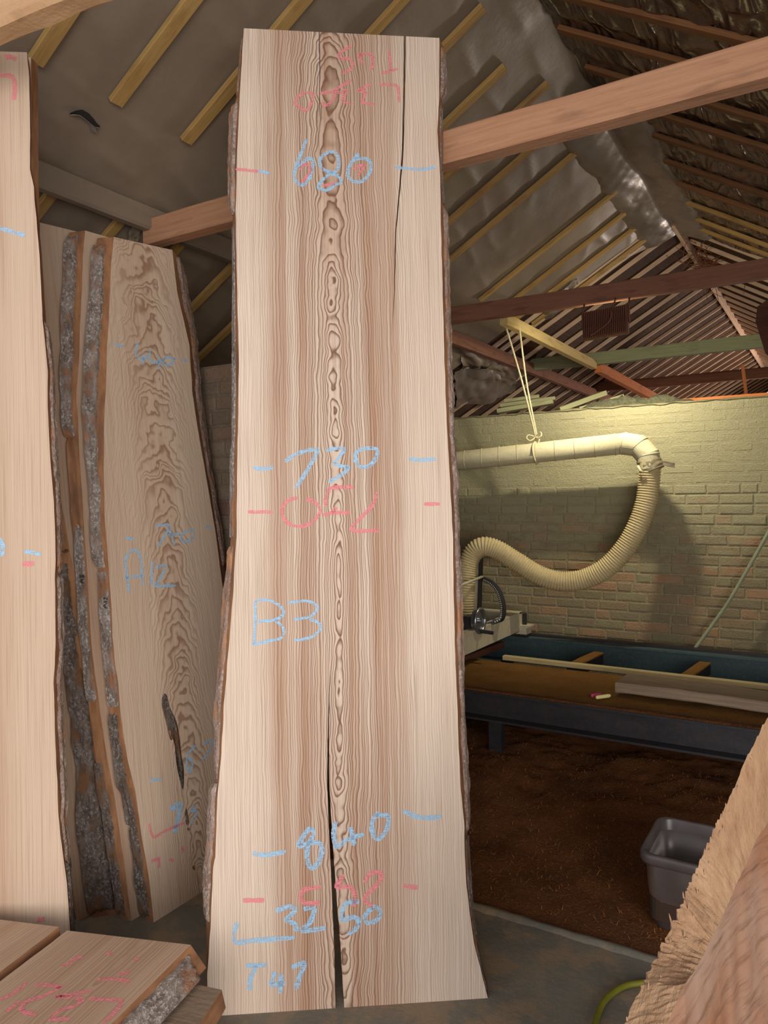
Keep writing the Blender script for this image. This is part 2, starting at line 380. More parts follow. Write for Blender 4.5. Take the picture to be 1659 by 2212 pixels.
def metal(name, a, b, r, m=.6, dust=None, dk=.4):
    g = NG(name); c = g.coord(); n1 = g.noise(g.scale(c, (3, 14, 14)), 1, 4, .6); n2 = g.noise(g.scale(c, (50, 50, 50)), 1, 4, .6)
    col = g.mix(g.maprange(n1, .3, .7), a, b)
    if dust: col = g.mix(g.maprange(n2, .45, .7, 0, dk), col, dust)
    g.bump(n2, .12, .003); return g.done(col, r, .5, m)
M['blue_steel'] = metal('blue_steel', srgb(72, 98, 102), srgb(56, 78, 82), .55, .25, srgb(120, 116, 90), .35)
M['black_steel'] = metal('dark_steel', srgb(62, 62, 66), srgb(46, 46, 50), .45, .45, srgb(96, 72, 52), .3)
M['cream_steel'] = metal('cream_paint', srgb(200, 190, 160), srgb(186, 176, 148), .6, 0., srgb(170, 150, 112), .4)
M['bright_steel'] = metal('bright_steel', srgb(170, 172, 176), srgb(140, 142, 146), .3, .9)
M['zinc'] = metal('dusty_duct', srgb(206, 196, 160), srgb(194, 184, 148), .7, .0, srgb(180, 160, 116), .5)
M['hose'] = metal('beige_hose', srgb(206, 188, 142), srgb(192, 172, 126), .75, 0., srgb(170, 140, 92), .4)
M['tape'] = metal('brown_tape', srgb(150, 136, 104), srgb(122, 110, 84), .5, 0., srgb(176, 160, 120), .4)
M['rope'] = metal('cream_rope', srgb(216, 204, 164), srgb(200, 186, 146), .9, 0.)
M['cord_green'] = metal('grey_green_cable', srgb(150, 154, 122), srgb(134, 138, 110), .6, 0.)
M['cord_yellow'] = metal('yellow_green_cable', srgb(132, 128, 36), srgb(110, 108, 30), .5, 0.)
M['lamp_body'] = metal('rusty_lamp_back', srgb(120, 74, 54), srgb(98, 60, 44), .7, .2, srgb(140, 92, 66), .5)
M['black'] = metal('black_rubber', (.012, .012, .013), (.02, .02, .02), .6, 0.)
M['chainlink'] = metal('pale_chain_pin', srgb(200, 196, 186), srgb(180, 176, 168), .5, .2)
M['chalkpink'] = NG('pink_stick').done(srgb(196, 70, 110), .9)
M['chalkyel'] = NG('cream_stick').done(srgb(232, 222, 150), .9)
M['straw'] = plain_wood('straw', srgb(150, 96, 66), srgb(120, 74, 50), srgb(80, 50, 36), 10, 10, .1)
M['darkwood'] = plain_wood('dark_stained_wood', srgb(84, 52, 36), srgb(66, 40, 28), srgb(44, 28, 20), 4, 40, .3)
M['endgrain'] = None
g = NG('rough_sawn_edge'); x, y, z = g.sep(g.coord())
n1 = g.noise(g.comb(g.math('MULTIPLY', x, 60), g.math('MULTIPLY', y, 16), g.math('MULTIPLY', z, 16)), 1, 5, .7); n2 = g.noise(g.scale(g.coord(), (8, 8, 8)), 1, 4)
col = g.mix(g.maprange(n1, .3, .7), srgb(168, 134, 104), srgb(146, 112, 84)); col = g.mix(g.maprange(n2, .52, .72, 0, .7), col, srgb(178, 146, 114)); col = g.mix(g.maprange(n1, .62, .8, 0, .7), col, srgb(120, 82, 54))
g.bump(g.math('ADD', n1, n2), .9, .008); M['endgrain'] = g.done(col, .92, .15)
g = NG('weathered_face'); x, y, z = g.sep(g.coord())
n1 = g.noise(g.comb(g.math('MULTIPLY', x, 7), g.math('MULTIPLY', y, 7), g.math('MULTIPLY', z, 55)), 1, 5, .65); n2 = g.noise(g.scale(g.coord(), (4, 4, 4)), 1, 4)
col = g.mix(g.maprange(n2, .35, .65), srgb(160, 132, 114), srgb(146, 104, 78)); col = g.mix(g.maprange(n1, .5, .72, 0, .8), col, srgb(96, 66, 50))
g.bump(n1, .5, .006); M['weathered'] = g.done(col, .85, .2)
g = NG('clear_tub'); c = g.coord(); n = g.noise(g.scale(c, (7, 7, 7)), 1, 4)
g.b.inputs['Transmission Weight'].default_value = .6
M['tub'] = g.done(g.mix(g.maprange(n, .35, .65), srgb(132, 120, 118), srgb(108, 96, 92)), .34, .4)
M['dusttub'] = NG('tub_contents').done(srgb(62, 46, 36), .95)
gl = NG('lamp_glass'); gl.b.inputs['Emission Color'].default_value = (1., .92, .62, 1); gl.b.inputs['Emission Strength'].default_value = 30.
M['lampglass'] = gl.done((.9, .9, .8), .3)

# ------------------------------------------------------------------ roof geometry
TL, TR = .58, .60
AR, ZR = -1.195, 3.981
zl = lambda a: 3.05+TL*(a+2.8)
zr = lambda a: ZR-TR*(a-AR)
NLn = np.array([-TL, 0, 1.]); PLn = np.array([-2.8, 0, 3.05])
NRn = np.array([TR, 0, 1.]); PRn = np.array([AR, 0, ZR])
SL = Vector((1, 0, TL)).normalized(); NLv = Vector((TL, 0, -1)).normalized()     # up the left slope, into the room
SR = Vector((1, 0, -TR)).normalized(); NRv = Vector((-TR, 0, -1)).normalized()
BL, BE = -3.2, 19.0
RB = .05        # the roof and side walls begin here: the shed end behind the photographer is open

# ================================================================== the setting
floor = mk('floor', *joined([boxdata(-3.9, 1.9, BL, 2.715, -.12, 0), boxdata(-3.9, 1.9, 2.735, BE, -.12, -.012)]), M['concrete'])
tag(floor, 'grey concrete shed floor dusted with sawdust', 'floor', kind='structure')
# joint edge: broken fillet strip
tr = []
pts = [(-3.0+i*.05, 2.725+.008*nz(i*.9, 1)) for i in range(98)]
V, Fc = [], []
for i, (a, b) in enumerate(pts):
    h = .012+.012*abs(nz(i*.35, 4)); w = .02+.02*abs(nz(i*.4, 9))
    V += [(a, b-w, .001), (a, b-w*.4, h), (a, b+w*.6, h*.8), (a, b+w, .001)]
for i in range(len(pts)-1):
    for k in range(3): Fc.append((i*4+k, i*4+k+1, i*4+5+k, i*4+4+k))
tag(mk('trim_1', V, Fc, M['concrete'], smooth=True), 'broken ridge of concrete along the floor joint', 'floor joint', kind='structure')

wl_ = mk('wall_left', *boxdata(-4.1, -3.9, RB, BE, 0, 2.45), M['piermortar']); tag(wl_, 'outer side wall of the shed behind the leaning slabs', 'wall', kind='structure')
wr_ = mk('wall_right', *boxdata(1.9, 2.1, 1.0, BE, 0, 2.2), M['piermortar']); tag(wr_, 'outer side wall of the shed out of view', 'wall', kind='structure')
gb = mk('wall_gable', [(-4.1, BE, 0), (2.1, BE, 0), (2.1, BE, zr(2.1)), (AR, BE, ZR), (-4.1, BE, zl(-4.1)), (-4.1, BE+.2, 0), (2.1, BE+.2, 0), (2.1, BE+.2, zr(2.1)), (AR, BE+.2, ZR), (-4.1, BE+.2, zl(-4.1))],
        [(0, 1, 2, 3, 4), (9, 8, 7, 6, 5), (0, 4, 9, 5), (1, 6, 7, 2), (2, 7, 8, 3), (3, 8, 9, 4), (0, 5, 6, 1)], M['sark'])
tag(gb, 'far gable end of the shed', 'wall', kind='structure')

# --- brick partition
def brick_data(L, Hh, D, seed, ch=.004):
    r = random.Random(seed); j = lambda s: r.uniform(-s, s)
    xs, zs = L/2, Hh/2
    v = [(-xs+j(.002), D, -zs), (xs+j(.002), D, -zs), (xs+j(.002), D, zs), (-xs, D, zs)]
    v += [(-xs+j(.002), ch, -zs+j(.0015)), (xs+j(.002), ch, -zs+j(.0015)), (xs+j(.002), ch, zs+j(.0015)), (-xs+j(.002), ch, zs+j(.0015))]
    e = ch*1.6
    v += [(-xs+e+j(.002), j(.0015), -zs+e), (xs-e+j(.002), j(.0015), -zs+e), (xs-e, j(.0015), zs-e), (-xs+e, j(.0015), zs-e)]
    # a chipped corner point
    f = []
    for b0 in (0, 4):
        for i in range(4): f.append((b0+i, b0+(i+1) % 4, b0+4+(i+1) % 4, b0+4+i))
    f.append((8, 9, 10, 11))
    return v, f
WB = 5.87
wb = mk('wall_back', *boxdata(-3.9, 1.9, WB+.006, WB+.215, 0, 2.334), M['mortar'])
tag(wb, 'low brick partition wall coated in pale dust', 'wall', kind='structure')
CO = .075
def bond(a0, a1, row):
    """stretcher/header courses"""
    x = a0-(.17 if row % 2 else 0)-(.03*(row % 3)); out = []; k = 0
    while x < a1:
        L = .215 if (k+row) % 3 != 2 else .1025
        out.append((x+L/2, L)); x += L+.011; k += 1
    return out
protos = {}
def brick_mesh(L, var, mat, key):
    kk = (key, L, var)
    if kk not in protos:
        me = bpy.data.meshes.new('brick'); v, f = brick_data(L, .0645, .05, var*7+int(L*1000))
        me.from_pydata(v, [], f); me.materials.append(mat); protos[kk] = me
    return protos[kk]
extra = []; cnt = 0
for row in range(31):
    z = .0375+CO*row
    if z < .33: continue
    for (x, L) in bond(-3.05, -.25, row):
        if x > -.25: continue
        var = random.randrange(4)
        pr = random.uniform(-.002, .003)
        if row < 23 and cnt < 298 and z > .48:
            o = bpy.data.objects.new('brick', brick_mesh(L, var, M['brick'], 'p')); cnt += 1
            put(o, Matrix.Translation((x, WB+pr, z))@Matrix.Rotation(random.uniform(-.008, .008), 4, 'Y'), wb)
        else:
            v, f = brick_data(L, .0645, .05, random.randrange(999), .005)
            extra.append(([(a+x, b+WB+pr*.5+.0045, c+z) for a, b, c in v], f))
v, f = joined(extra)
st = mk('dusty_bricks', v, f, M['brick'], wb); st['kind'] = 'stuff'; st['label'] = 'upper brick courses buried under thick pale dust'
# dust lying along the wall top
V, Fc = [], []
n = 150
for i in range(n+1):
    a = -3.9+5.8*i/n
    for k, bb in enumerate((WB-.004, WB+.03, WB+.11, WB+.2)):
        V.append((a, bb+.004*nz(a*9, k), 2.33+(.0 if k in (0, 3) else .014)+.012*nz(a*11, k*2.3)))
for i in range(n):
    for k in range(3): Fc.append((i*4+k, i*4+4+k, i*4+5+k, i*4+k+1))
o = mk('dust_layer', V, Fc, M['dust'], wb, smooth=True); o['kind'] = 'stuff'
# --- brick pier on the left
PB = 2.73
wp = mk('wall_pier', *boxdata(-3.9, -2.28, PB+.006, PB+.30, 0, 2.325), M['piermortar'])
tag(wp, 'grey brown brick pier standing between the two leaning slabs', 'wall', kind='structure')
for row in range(31):
    z = .0375+CO*row
    if z < .7: continue
    for (x, L) in bond(-2.95, -2.28, row):
        if x+L/2 > -2.275: continue
        o = bpy.data.objects.new('brick', brick_mesh(L, random.randrange(4), M['pierbrick'], 'q'))
        put(o, Matrix.Translation((x, PB+random.uniform(-.002, .002), z)), wp)

# --- roof: boards, plastic, battens, rafters
def roof(name, a0, a1, zf, label):
    th = .02; off = .036
    v = []
    for b in (RB, BE):
        for a in (a0, a1): v += [(a, b, zf(a)+off), (a, b, zf(a)+off+th)]
    f = [(0, 2, 6, 4), (1, 5, 7, 3), (0, 4, 5, 1), (2, 3, 7, 6), (0, 1, 3, 2), (4, 6, 7, 5)]
    return tag(mk(name, v, f, M['sark']), label, 'ceiling', kind='structure')
cl = roof('ceiling_left', -4.15, AR, zl, 'left roof slope lined with dusty plastic and battens')
cr = roof('ceiling_right', AR, 2.15, zr, 'right roof slope lined with shiny plastic and battens')
BAT = [1.66, 2.0, 2.37, 2.76, 3.15, 3.57, 3.94, 4.33, 4.72, 5.14, 5.545, 5.955, 6.345, 6.67]
BATall = [-3.0+.4*i for i in range(12)]+BAT
def sheet(name, mat, zf, nrm, a0, a1, b0, bend, parent, amp, wr, seed, res=(.03, .016), lift=.006, fine=.15):
    na = int(abs(a1-a0)/res[1]); nb = int((bend(a0)-b0)/res[0]); V, Fc = [], []
    for j in range(nb+1):
        for i in range(na+1):
            a = a0+(a1-a0)*i/na; b = b0+(bend(a)-b0)*j/nb
            dm = min(abs(b-x) for x in BATall); pin = min(1., dm/.14); pin = pin*pin*(3-2*pin)
            s = a*1.16
            d = amp*(fbm(s*1.3, b*.9, seed, 3)+.25)
            rr = 1-abs(noise.noise((s*wr+b*1.2+seed, b*1.0, seed))); rr = max(0, rr-.55)/.45
            d += amp*.9*rr*rr*rr
            d += amp*.22*fbm(s*wr*1.6, b*5, seed+3, 2)
            r2 = 1-abs(noise.noise((s*6.5+b*4.2, s*1.6-b*1.1, seed+5))); d += amp*fine*max(0, r2-.72)/.28
            d = d*pin-lift
            if d > 0: d = .013*math.tanh(d/.013)
            d = max(d, -.03)
            V.append((a-nrm[0]*d*-1, b, zf(a)-(-1)*nrm[2]*d))
    w = na+1
    for j in range(nb):
        for i in range(na): Fc.append((j*w+i, j*w+i+1, (j+1)*w+i+1, (j+1)*w+i))
    return mk(name, V, Fc, mat, parent, smooth=True)
sheet('plastic_sheet', M['plas_l'], zl, NLv, -3.75, -1.19, RB, lambda a: 6.42+max(0, (a+2.2))*.66, cl, .012, 4.5, 1.3)
sheet('plastic_sheet', M['plas_r'], zr, NRv, -1.20, 2.0, RB, lambda a: 6.92-.08*(a+1.2), cr, .022, 7., 8.2, fine=1.3)
# sheet slung under the ridge
V, Fc = [], []; nb_, na_ = 130, 26
for j in range(nb_+1):
    b = 4.3+2.6*j/nb_
    for i in range(na_+1):
        t = i/na_*2-1; a = AR+t*(.27+.05*nz(b*2, 3)); z0 = zl(a) if a < AR else zr(a)
        sag = (.055+.03*nz(b*1.7, 9)+.05*max(0, nz(b*.9, 2)))*(1-t*t)**1.5+.03*(1-min(1, (1-abs(t))*5))*-1
        d = .020*fbm(a*9, b*4.5, 3.3, 3)+.012*(1-abs(nz(b*7+a*9, a*3)))
        V.append((a, b, z0-sag-.012-d))
w = na_+1
for j in range(nb_):
    for i in range(na_): Fc.append((j*w+i, j*w+i+1, (j+1)*w+i+1, (j+1)*w+i))
mk('ridge_plastic', V, Fc, M['plas_s'], cr, smooth=True)['label'] = 'silvery plastic sheet slung under the ridge'

def batten(p, side, b, a0, a1, mat, w=.048, t=.024, db=0.):
    zf, nrm = (zl, NLv) if side == 'L' else (zr, NRv)
    q0 = Vector((a0, b, zf(a0)))+nrm*t*.6; q1 = Vector((a1, b+db, zf(a1)))+nrm*t*.6
    return timber('batten', q0, q1, w, t, mat, p, up=-nrm, c=.002)
for b, a0, a1 in [(1.66, -2.46, -1.3), (2.0, -2.453, -1.36), (2.375, -2.456, -1.4), (2.76, -2.46, -1.33), (3.15, -2.46, -1.376), (3.575, -2.47, -1.444),
                  (3.94, -2.46, -1.348), (4.33, -2.46, -1.35), (4.72, -2.42, -1.347), (5.545, -2.468, -1.368), (5.955, -2.45, -1.309), (6.32, -2.46, -1.279), (6.67, -2.44, -1.262)]:
    batten(cl, 'L', b, a0, a1, M['batten'], w=.058 if b < 2.6 else .048)
for b in (2.016, 2.378, 2.76, 3.16, 3.545): batten(cl, 'L', b, -3.62, -2.80, M['batten'], .05)
for b, a0 in [(2.86, -.9), (3.281, -1.1), (3.63, -1.165), (4.01, -1.143), (4.36, -1.1), (4.723, -1.121), (5.15, -1.06), (5.555, -1.12), (5.976, -1.08), (6.37, -1.10), (6.66, -.99)]:
    batten(cr, 'R', b, a0, 1.3, M['batten'] if b > 5.7 else M['batten_unlit'], .052)  # colour switch imitates battens beyond the floodlight being lit, nearer ones unlit
rb = 7.01
while rb < BE-.3:
    timber('rafter', (-4.0, rb, zl(-4.0)+.018), (AR-.02, rb, zl(AR-.02)+.018), .03, .036, M['rafter'], cl, up=-NLv)
    timber('rafter', (2.0, rb, zr(2.0)+.018), (AR+.02, rb, zr(AR+.02)+.018), .03, .036, M['rafter'], cr, up=-NRv)
    rb += .392
for b in (6.62, 6.80): timber('rafter', (-4.0, b, zl(-4.0)+.018), (AR-.02, b, zl(AR-.02)+.018), .03, .036, M['rafter'], cl, up=-NLv)
timber('ridge_board', (AR, 6.7, ZR-.005), (AR, BE, ZR-.005), .03, .15, M['rafter'], cl)
# purlin wrapped in the same plastic
pu = timber('purlin', (-2.79, RB, zl(-2.79)-.062), (-2.79, 5.0, zl(-2.79)-.062), .06, .115, M['plas_l'], cl, c=.012, rough=.004, n=90)
pu['label'] = 'purlin wrapped in dusty grey plastic'
timber('purlin', (-2.79, 5.0, zl(-2.79)-.06), (-2.79, BE, zl(-2.79)-.06), .06, .11, M['tie_dark'], cl)
# crumpled sheeting hanging loose at the left eaves
def crumple(name, mat, O, U, Vv, nu, nv, amp, seed, parent):
    O, U, Vv = Vector(O), Vector(U), Vector(Vv); N = U.cross(Vv).normalized(); V, Fc = [], []
    for j in range(nv+1):
        for i in range(nu+1):
            s, t = i/nu, j/nv
            rag = .06*nz(s*7+seed, 1) if j in (0, nv) else 0
            d = amp*(fbm(s*3, t*3, seed, 4)*1.6+.6*(1-abs(nz(s*5+t*4, t*3-s*2, seed))))
            V.append(O+U*(s+.03*nz(t*9, seed) * (1 if i in (0, nu) else 0))+Vv*(t+rag)+N*d)
    w = nu+1
    for j in range(nv):
        for i in range(nu): Fc.append((j*w+i, j*w+i+1, (j+1)*w+i+1, (j+1)*w+i))
    return mk(name, V, Fc, mat, parent, smooth=True)
def Lp(px, py, drop=.0): return Vector(onp(px, py, PLn, NLn))+NLv*drop
crumple('loose_plastic', M['plas_l'], Lp(985, 735, .05), Lp(1105, 770, .12)-Lp(985, 735, .05), Lp(1000, 800, .02)-Lp(985, 735, .05), 30, 16, .05, 2.2, cl)
crumple('loose_plastic', M['plas_s'], Lp(978, 800, .06), Lp(1115, 765, .10)-Lp(978, 800, .06), Lp(985, 880, .05)-Lp(978, 800, .06), 30, 16, .07, 5.2, cl)
crumple('loose_plastic', M['plas_s'], Lp(1165, 655, .02), Lp(1245, 600, .02)-Lp(1165, 655, .02), Lp(1180, 690, .03)-Lp(1165, 655, .02), 24, 12, .03, 7.7, cl)
crumple('torn_plastic', M['plas_l'], Lp(285, 445, .05), Lp(318, 447, .02)-Lp(285, 445, .05), Lp(268, 510, .06)-Lp(285, 445, .05), 14, 14, .02, 3.1, cl)
# crescent tear in the left sheet
tq = [(150, 240), (163, 235), (176, 233), (190, 241), (200, 252), (207, 262), (214, 268)]
up_ = [Lp(x, y, .0135) for x, y in tq]; lo2 = [Lp(x-2-6*math.sin(math.pi*i/6), y+2+9*math.sin(math.pi*i/6), .0135) for i, (x, y) in enumerate(tq)]
mk('tear', up_+lo2+[p-NLv*.004 for p in up_]+[p-NLv*.004 for p in lo2], [(i, i+1, 8+i, 7+i) for i in range(6)]+[(14+i, 21+i, 22+i, 15+i) for i in range(6)], M['black'], cl)['label'] = 'dark crescent tear'
tube('torn_edge', [p+NLv*.003 for p in lo2], .0025, M['plas_s'], cl, 6); crumple('torn_flap', M['plas_s'], Lp(190, 262, .014), Lp(203, 268, .02)-Lp(190, 262, .014), Lp(194, 277, .014)-Lp(190, 262, .014), 6, 6, .004, 2., cl)
# little straw nest at the ridge
parts = []
for i in range(150):
    c0 = Vector((AR+.10+random.gauss(0, .09), 8.0+random.gauss(0, .35), ZR-.12+random.gauss(0, .05)))
    c0.z = min(c0.z, zr(c0.x)-.0)
    d = Vector((random.gauss(0, 1), random.gauss(0, 1), random.gauss(0, .6))).normalized()*random.uniform(.05, .16)
    parts.append(tubedata([c0-d, c0+Vector((0, 0, random.uniform(-.03, .03))), c0+d], .003, 3, False))
v, f = joined(parts); o = mk('straw_nest', v, f, M['straw']); tag(o, 'tangled brown straw nest stuck at the ridge board', 'nest', kind='stuff')

# ================================================================== tie beams and roof timbers
def tie(b, zb, h, a0, a1, w, mat, label, rough=.003):
    o = timber('tie_beam', (a0, b+w/2, zb+h/2), (a1, b+w/2, zb+h/2), w, h, mat, None, c=.004, rough=rough, n=60)
    return tag(o, label, 'beam', 'tie beams spanning the roof')
tie(2.45, 2.872, .118, -2.82, 1.75, .075, M['tie'], 'rough pinkish brown tie beam directly behind the tall central slab')
tie(5.10, 2.965, .118, -2.85, 1.7, .075, M['tie_dark'], 'dark brown tie beam from which the floodlight hangs')
tie(7.6, 2.975, .125, -3.05, 1.7, .075, M['tie_green_lit'], 'tie beam tinted lamp green just beyond the partition wall')
tie(10.0, 3.02, .125, -3.0, 1.7, .08, M['tie_dark'], 'furthest dark tie beam low above the partition wall')
P0, P1 = onb(-160, 122, 1.25), onb(260, -64, 1.25)
o = timber('tie_beam', P0, P1, .08, .085, M['beam0'], None, c=.012, rough=.008, n=40)
tag(o, 'pale rough beam crossing the top left corner of the picture', 'beam', 'tie beams spanning the roof')
p0 = onb(1000, 660, 5.18); p1 = onb(1290, 770, 7.5); p2 = onb(1268, 800, 7.74); p3 = onb(1425, 862, 10.6)
tag(timber('roof_timber', (-2.12, 5.20, 2.965), (-2.12, 7.58, 2.965), .06, .085, M['yellow_lit_timber']), 'timber tinted lamp yellow running between two tie beams above the rope', 'timber')
tag(timber('roof_timber', (-2.11, 7.70, 2.955), (-2.0, 10.9, 2.86), .07, .10, M['orange']), 'timber tinted lamp orange passing under the furthest tie beam', 'timber')
tag(timber('wall_plate', (-1.25, WB+.27, 2.335), (1.9, WB+.27, 2.335), .08, .10, M['orange']), 'brown timber plate tinted lamp orange showing along the top of the brick partition', 'timber')
tag(timber('roof_prop', onb(1612, 855, 8.2), onb(1604, 788, 8.2), .03, .03, M['orange'], up=(0, 1, 0)), 'short upright stick tinted lamp orange above the right end of the wall', 'stick')
# dark block at the right edge
Q = [onb(x, y, 4.9) for x, y in [(1690, 625), (1636, 662), (1632, 695), (1652, 760), (1690, 800)]]
V = [tuple(q) for q in Q]+[(q[0], q[1]+.05, q[2]) for q in Q]
tag(mk('hanging_board', V, [(0, 1, 2, 3, 4), (9, 8, 7, 6, 5)]+[(i, i+5, (i+1) % 5+5, (i+1) % 5) for i in range(5)], M['darkwood']), 'dark brown board hanging at the right edge below the roof', 'board')

# dusty boards lying on the wall
def on_wall(px0, py0, px1, py1, b0, b1, w, h, label, mat='dustboard'):
    p, q = Vector(onb(px0, py0, b0)), Vector(onb(px1, py1, b1))
    tag(timber('dusty_board', p, q, w, h, M[mat], None, c=.003, rough=.003, n=16), label, 'board', 'dusty boards piled on the partition wall')
on_wall(1075, 889, 1195, 868, 6.02, 6.15, .12, .035, 'lowest dusty board on the wall nearest the central slab')
on_wall(1082, 878, 1200, 862, 6.12, 6.25, .12, .03, 'dusty board lying second in the pile left of the rope')
on_wall(1090, 868, 1165, 858, 6.2, 6.3, .12, .03, 'topmost dusty board of the pile left of the rope')
on_wall(1205, 886, 1305, 850, 6.0, 6.3, .09, .04, 'dusty batten tilted up on the middle of the wall')
on_wall(1250, 886, 1345, 858, 5.98, 6.2, .07, .04, 'shorter dusty batten tilted beside the rubble on the wall')
on_wall(1345, 862, 1448, 868, 6.1, 6.15, .12, .025, 'thin dusty board lying over the rubble on the wall')
V, Fc = [], []; nu, nv = 60, 12
for j in range(nv+1):
    for i in range(nu+1):
        s, t = i/nu, j/nv; a = -1.85+.95*s; e = math.sin(math.pi*min(1, max(0, s)))**.6*math.sin(math.pi*t)
        V.append((a, 5.93+.20*t, 2.338+e*(.085+.11*fbm(s*6, t*3, 2)+.03*nz(s*24, t*9))))
for j in range(nv):
    for i in range(nu): Fc.append((j*(nu+1)+i, j*(nu+1)+i+1, (j+1)*(nu+1)+i+1, (j+1)*(nu+1)+i))
tag(mk('dust_heap', V, Fc, M['dust_dark'], smooth=True), 'heap of greenish dust and rubble on the partition wall', 'dust heap', kind='stuff')

# ================================================================== floodlight (its own lamp inside)
fl = empty('floodlight', (-1.34, 5.06, 2.80)); tag(fl, 'brown finned floodlight hanging from the dark tie beam', 'lamp')
W_, H_ = .30, .195
Mf = Matrix.Translation((-1.34, 5.06, 2.812))@Matrix.Rotation(math.radians(-8), 4, 'X')@Matrix.Rotation(math.radians(-3), 4, 'Y')
mk('housing', *boxdata(-W_/2, W_/2, 0, .04, -H_/2, H_/2, .006), M['lamp_body'], fl, Mf)
me0 = None
nf = 24
for i in range(nf):
    x = -W_/2+.008+(W_-.016)*i/(nf-1); Mi = Mf@Matrix.Translation((x, 0, 0))
    if me0 is None: me0 = mk('cooling_fin', *boxdata(-.0025, .0025, -.022, 0, -H_/2+.006, H_/2-.006), M['lamp_body'], fl, Mi)
    else: put(bpy.data.objects.new('cooling_fin', me0.data), Mi, fl)
mk('lens', *boxdata(-W_/2+.02, W_/2-.02, .04, .044, -H_/2+.02, H_/2-.02), M['lampglass'], fl, Mf)
for s in (-1, 1):
    tube('bracket_strap', [Mf@Vector((s*(W_/2+.006), .02, -.02)), Mf@Vector((s*(W_/2+.006), .02, H_/2)), Vector((-1.34+s*(W_/2), 5.11, 2.97))], .006, M['lamp_body'], fl, 8)
tube('lamp_cable', catmull([Vector((-1.27, 5.08, 2.97)), Mf@Vector((.055, -.03, .06)), Mf@Vector((.04, -.035, -.01)), Mf@Vector((-.03, -.035, -.06)), Mf@Vector((-.09, -.03, -.085))], 8), .0055, M['lamp_body'], fl, 8)
al = area('floodlight_beam', (0, 0, 0), (0, 1, 0), .11, .07, 33, (1.0, .93, .72))
al.matrix_basis = Matrix.Identity(4); al.parent = fl
al.matrix_basis = WM[fl.name].inverted()@(Mf@Matrix.Translation((0, .05, 0))@Matrix.Rotation(math.radians(48), 4, 'X'))

# ================================================================== extraction duct, hose, rope
DB = 5.57
Rp = .078
dp = empty('extraction_duct', tuple(onb(1170, 976, DB))); tag(dp, 'cream dusty metal extraction pipe with bent elbow', 'pipe')
A0, A1 = Vector(onb(760, 1020, DB)), Vector(onb(1348, 958, DB))
E1, E2, E3 = Vector(onb(1352, 957.5, DB)), Vector(onb(1388, 969, DB)), Vector(onb(1405, 1003, DB))
def straight(name, a, b, r, mat, parent, seg=28, n=2, rr=0):
    pts = [a+(b-a)*i/n for i in range(n+1)]; return tube(name, pts, r, mat, parent, seg)
straight('pipe', A0, A1, Rp, M['zinc'], dp)
elb = [A1-(A1-A0).normalized()*.012, A1, Vector(onb(1379, 963, DB)), Vector(onb(1399, 984, DB)), Vector(onb(1405, 1012, DB))]
tube('elbow', elb, lambda i: Rp*(1.0, 1.03, 1.06, 1.06, 1.0)[i]*1.015, M['zinc'], dp, 32, smooth=False)
for q, nx in ((elb[1], elb[2]), (elb[2], elb[3]), (elb[3], elb[4])):
    tdir = (nx-q).normalized(); tube('elbow_joint', [q-tdir*.004, q+tdir*.004], Rp*1.085, M['zinc'], dp, 32)
dirp = (A1-A0).normalized()
ring0 = None
for i in range(24):
    if .06+i*.152 > (A1-A0).length-.02: break
    c = A0+dirp*(.06+i*.152)
    Mr = frame(c, dirp, Vector((0, 1, 0)), dirp.cross(Vector((0, 1, 0))))@Matrix.Rotation(.28, 4, 'Z')
    if ring0 is None:
        pts = [Vector((0, math.cos(2*math.pi*k/32), math.sin(2*math.pi*k/32)))*(Rp+.001) for k in range(33)]
        v, f = tubedata(pts, .0042, 6, False); ring0 = mk('seam_ring', v, f, M['zinc'], dp, Mr, smooth=True)
    else: put(bpy.data.objects.new('seam_ring', ring0.data), Mr, dp)
# tape wound round the elbow end
Dn = (E3-E2).normalized()
wp_ = []
for i in range(15): wp_.append(E3+Dn*(-.05+.0075*i))
V, Fc = tubedata(wp_, lambda i: Rp*(1.03+.05*nz(i*.7, 2)), 32)
V = [Vector(v)+(Vector(v)-E3).normalized()*.008*nz(v[0]*40, v[1]*40, v[2]*70) for v in V]
mk('tape_wrap', V, Fc, M['tape'], dp, smooth=True)
T0 = Vector(onb(1420, 993, DB-.02)); T1 = Vector(onb(1458, 1000, DB+.02))
crumple('tape_tail', M['tape'], T0, T1-T0, Vector((0, .004, -.035)), 8, 4, .006, 1.1, dp)
tube('strap_end', [Vector(onb(1378, 1006, DB-.09)), Vector(onb(1383, 1017, DB-.1)), Vector(onb(1392, 1021, DB-.095))], .009, M['zinc'], dp, 8)
# corrugated hose
hp = [(1404, 1012, 5.57), (1402, 1045, 5.57), (1396, 1085, 5.56), (1380, 1132, 5.54), (1352, 1182, 5.52), (1312, 1225, 5.49), (1265, 1250, 5.46), (1215, 1256, 5.42), (1165, 1243, 5.38), (1115, 1213, 5.34), (1072, 1187, 5.30), (1043, 1181, 5.27), (1022, 1195, 5.25), (1010, 1225, 5.23), (1005, 1270, 5.21), (1002, 1315, 5.2), (1000, 1345, 5.2)]
cp = resample(catmull([onb(*p) for p in hp], 30), .0195/6)
v, f = tubedata(cp, lambda i: .0735+.0045*math.sin(i*math.pi/3), 24)
tag(mk('flexible_hose', v, f, M['hose'], smooth=True), 'beige ribbed flexible hose looping from pipe elbow to the saw', 'hose')
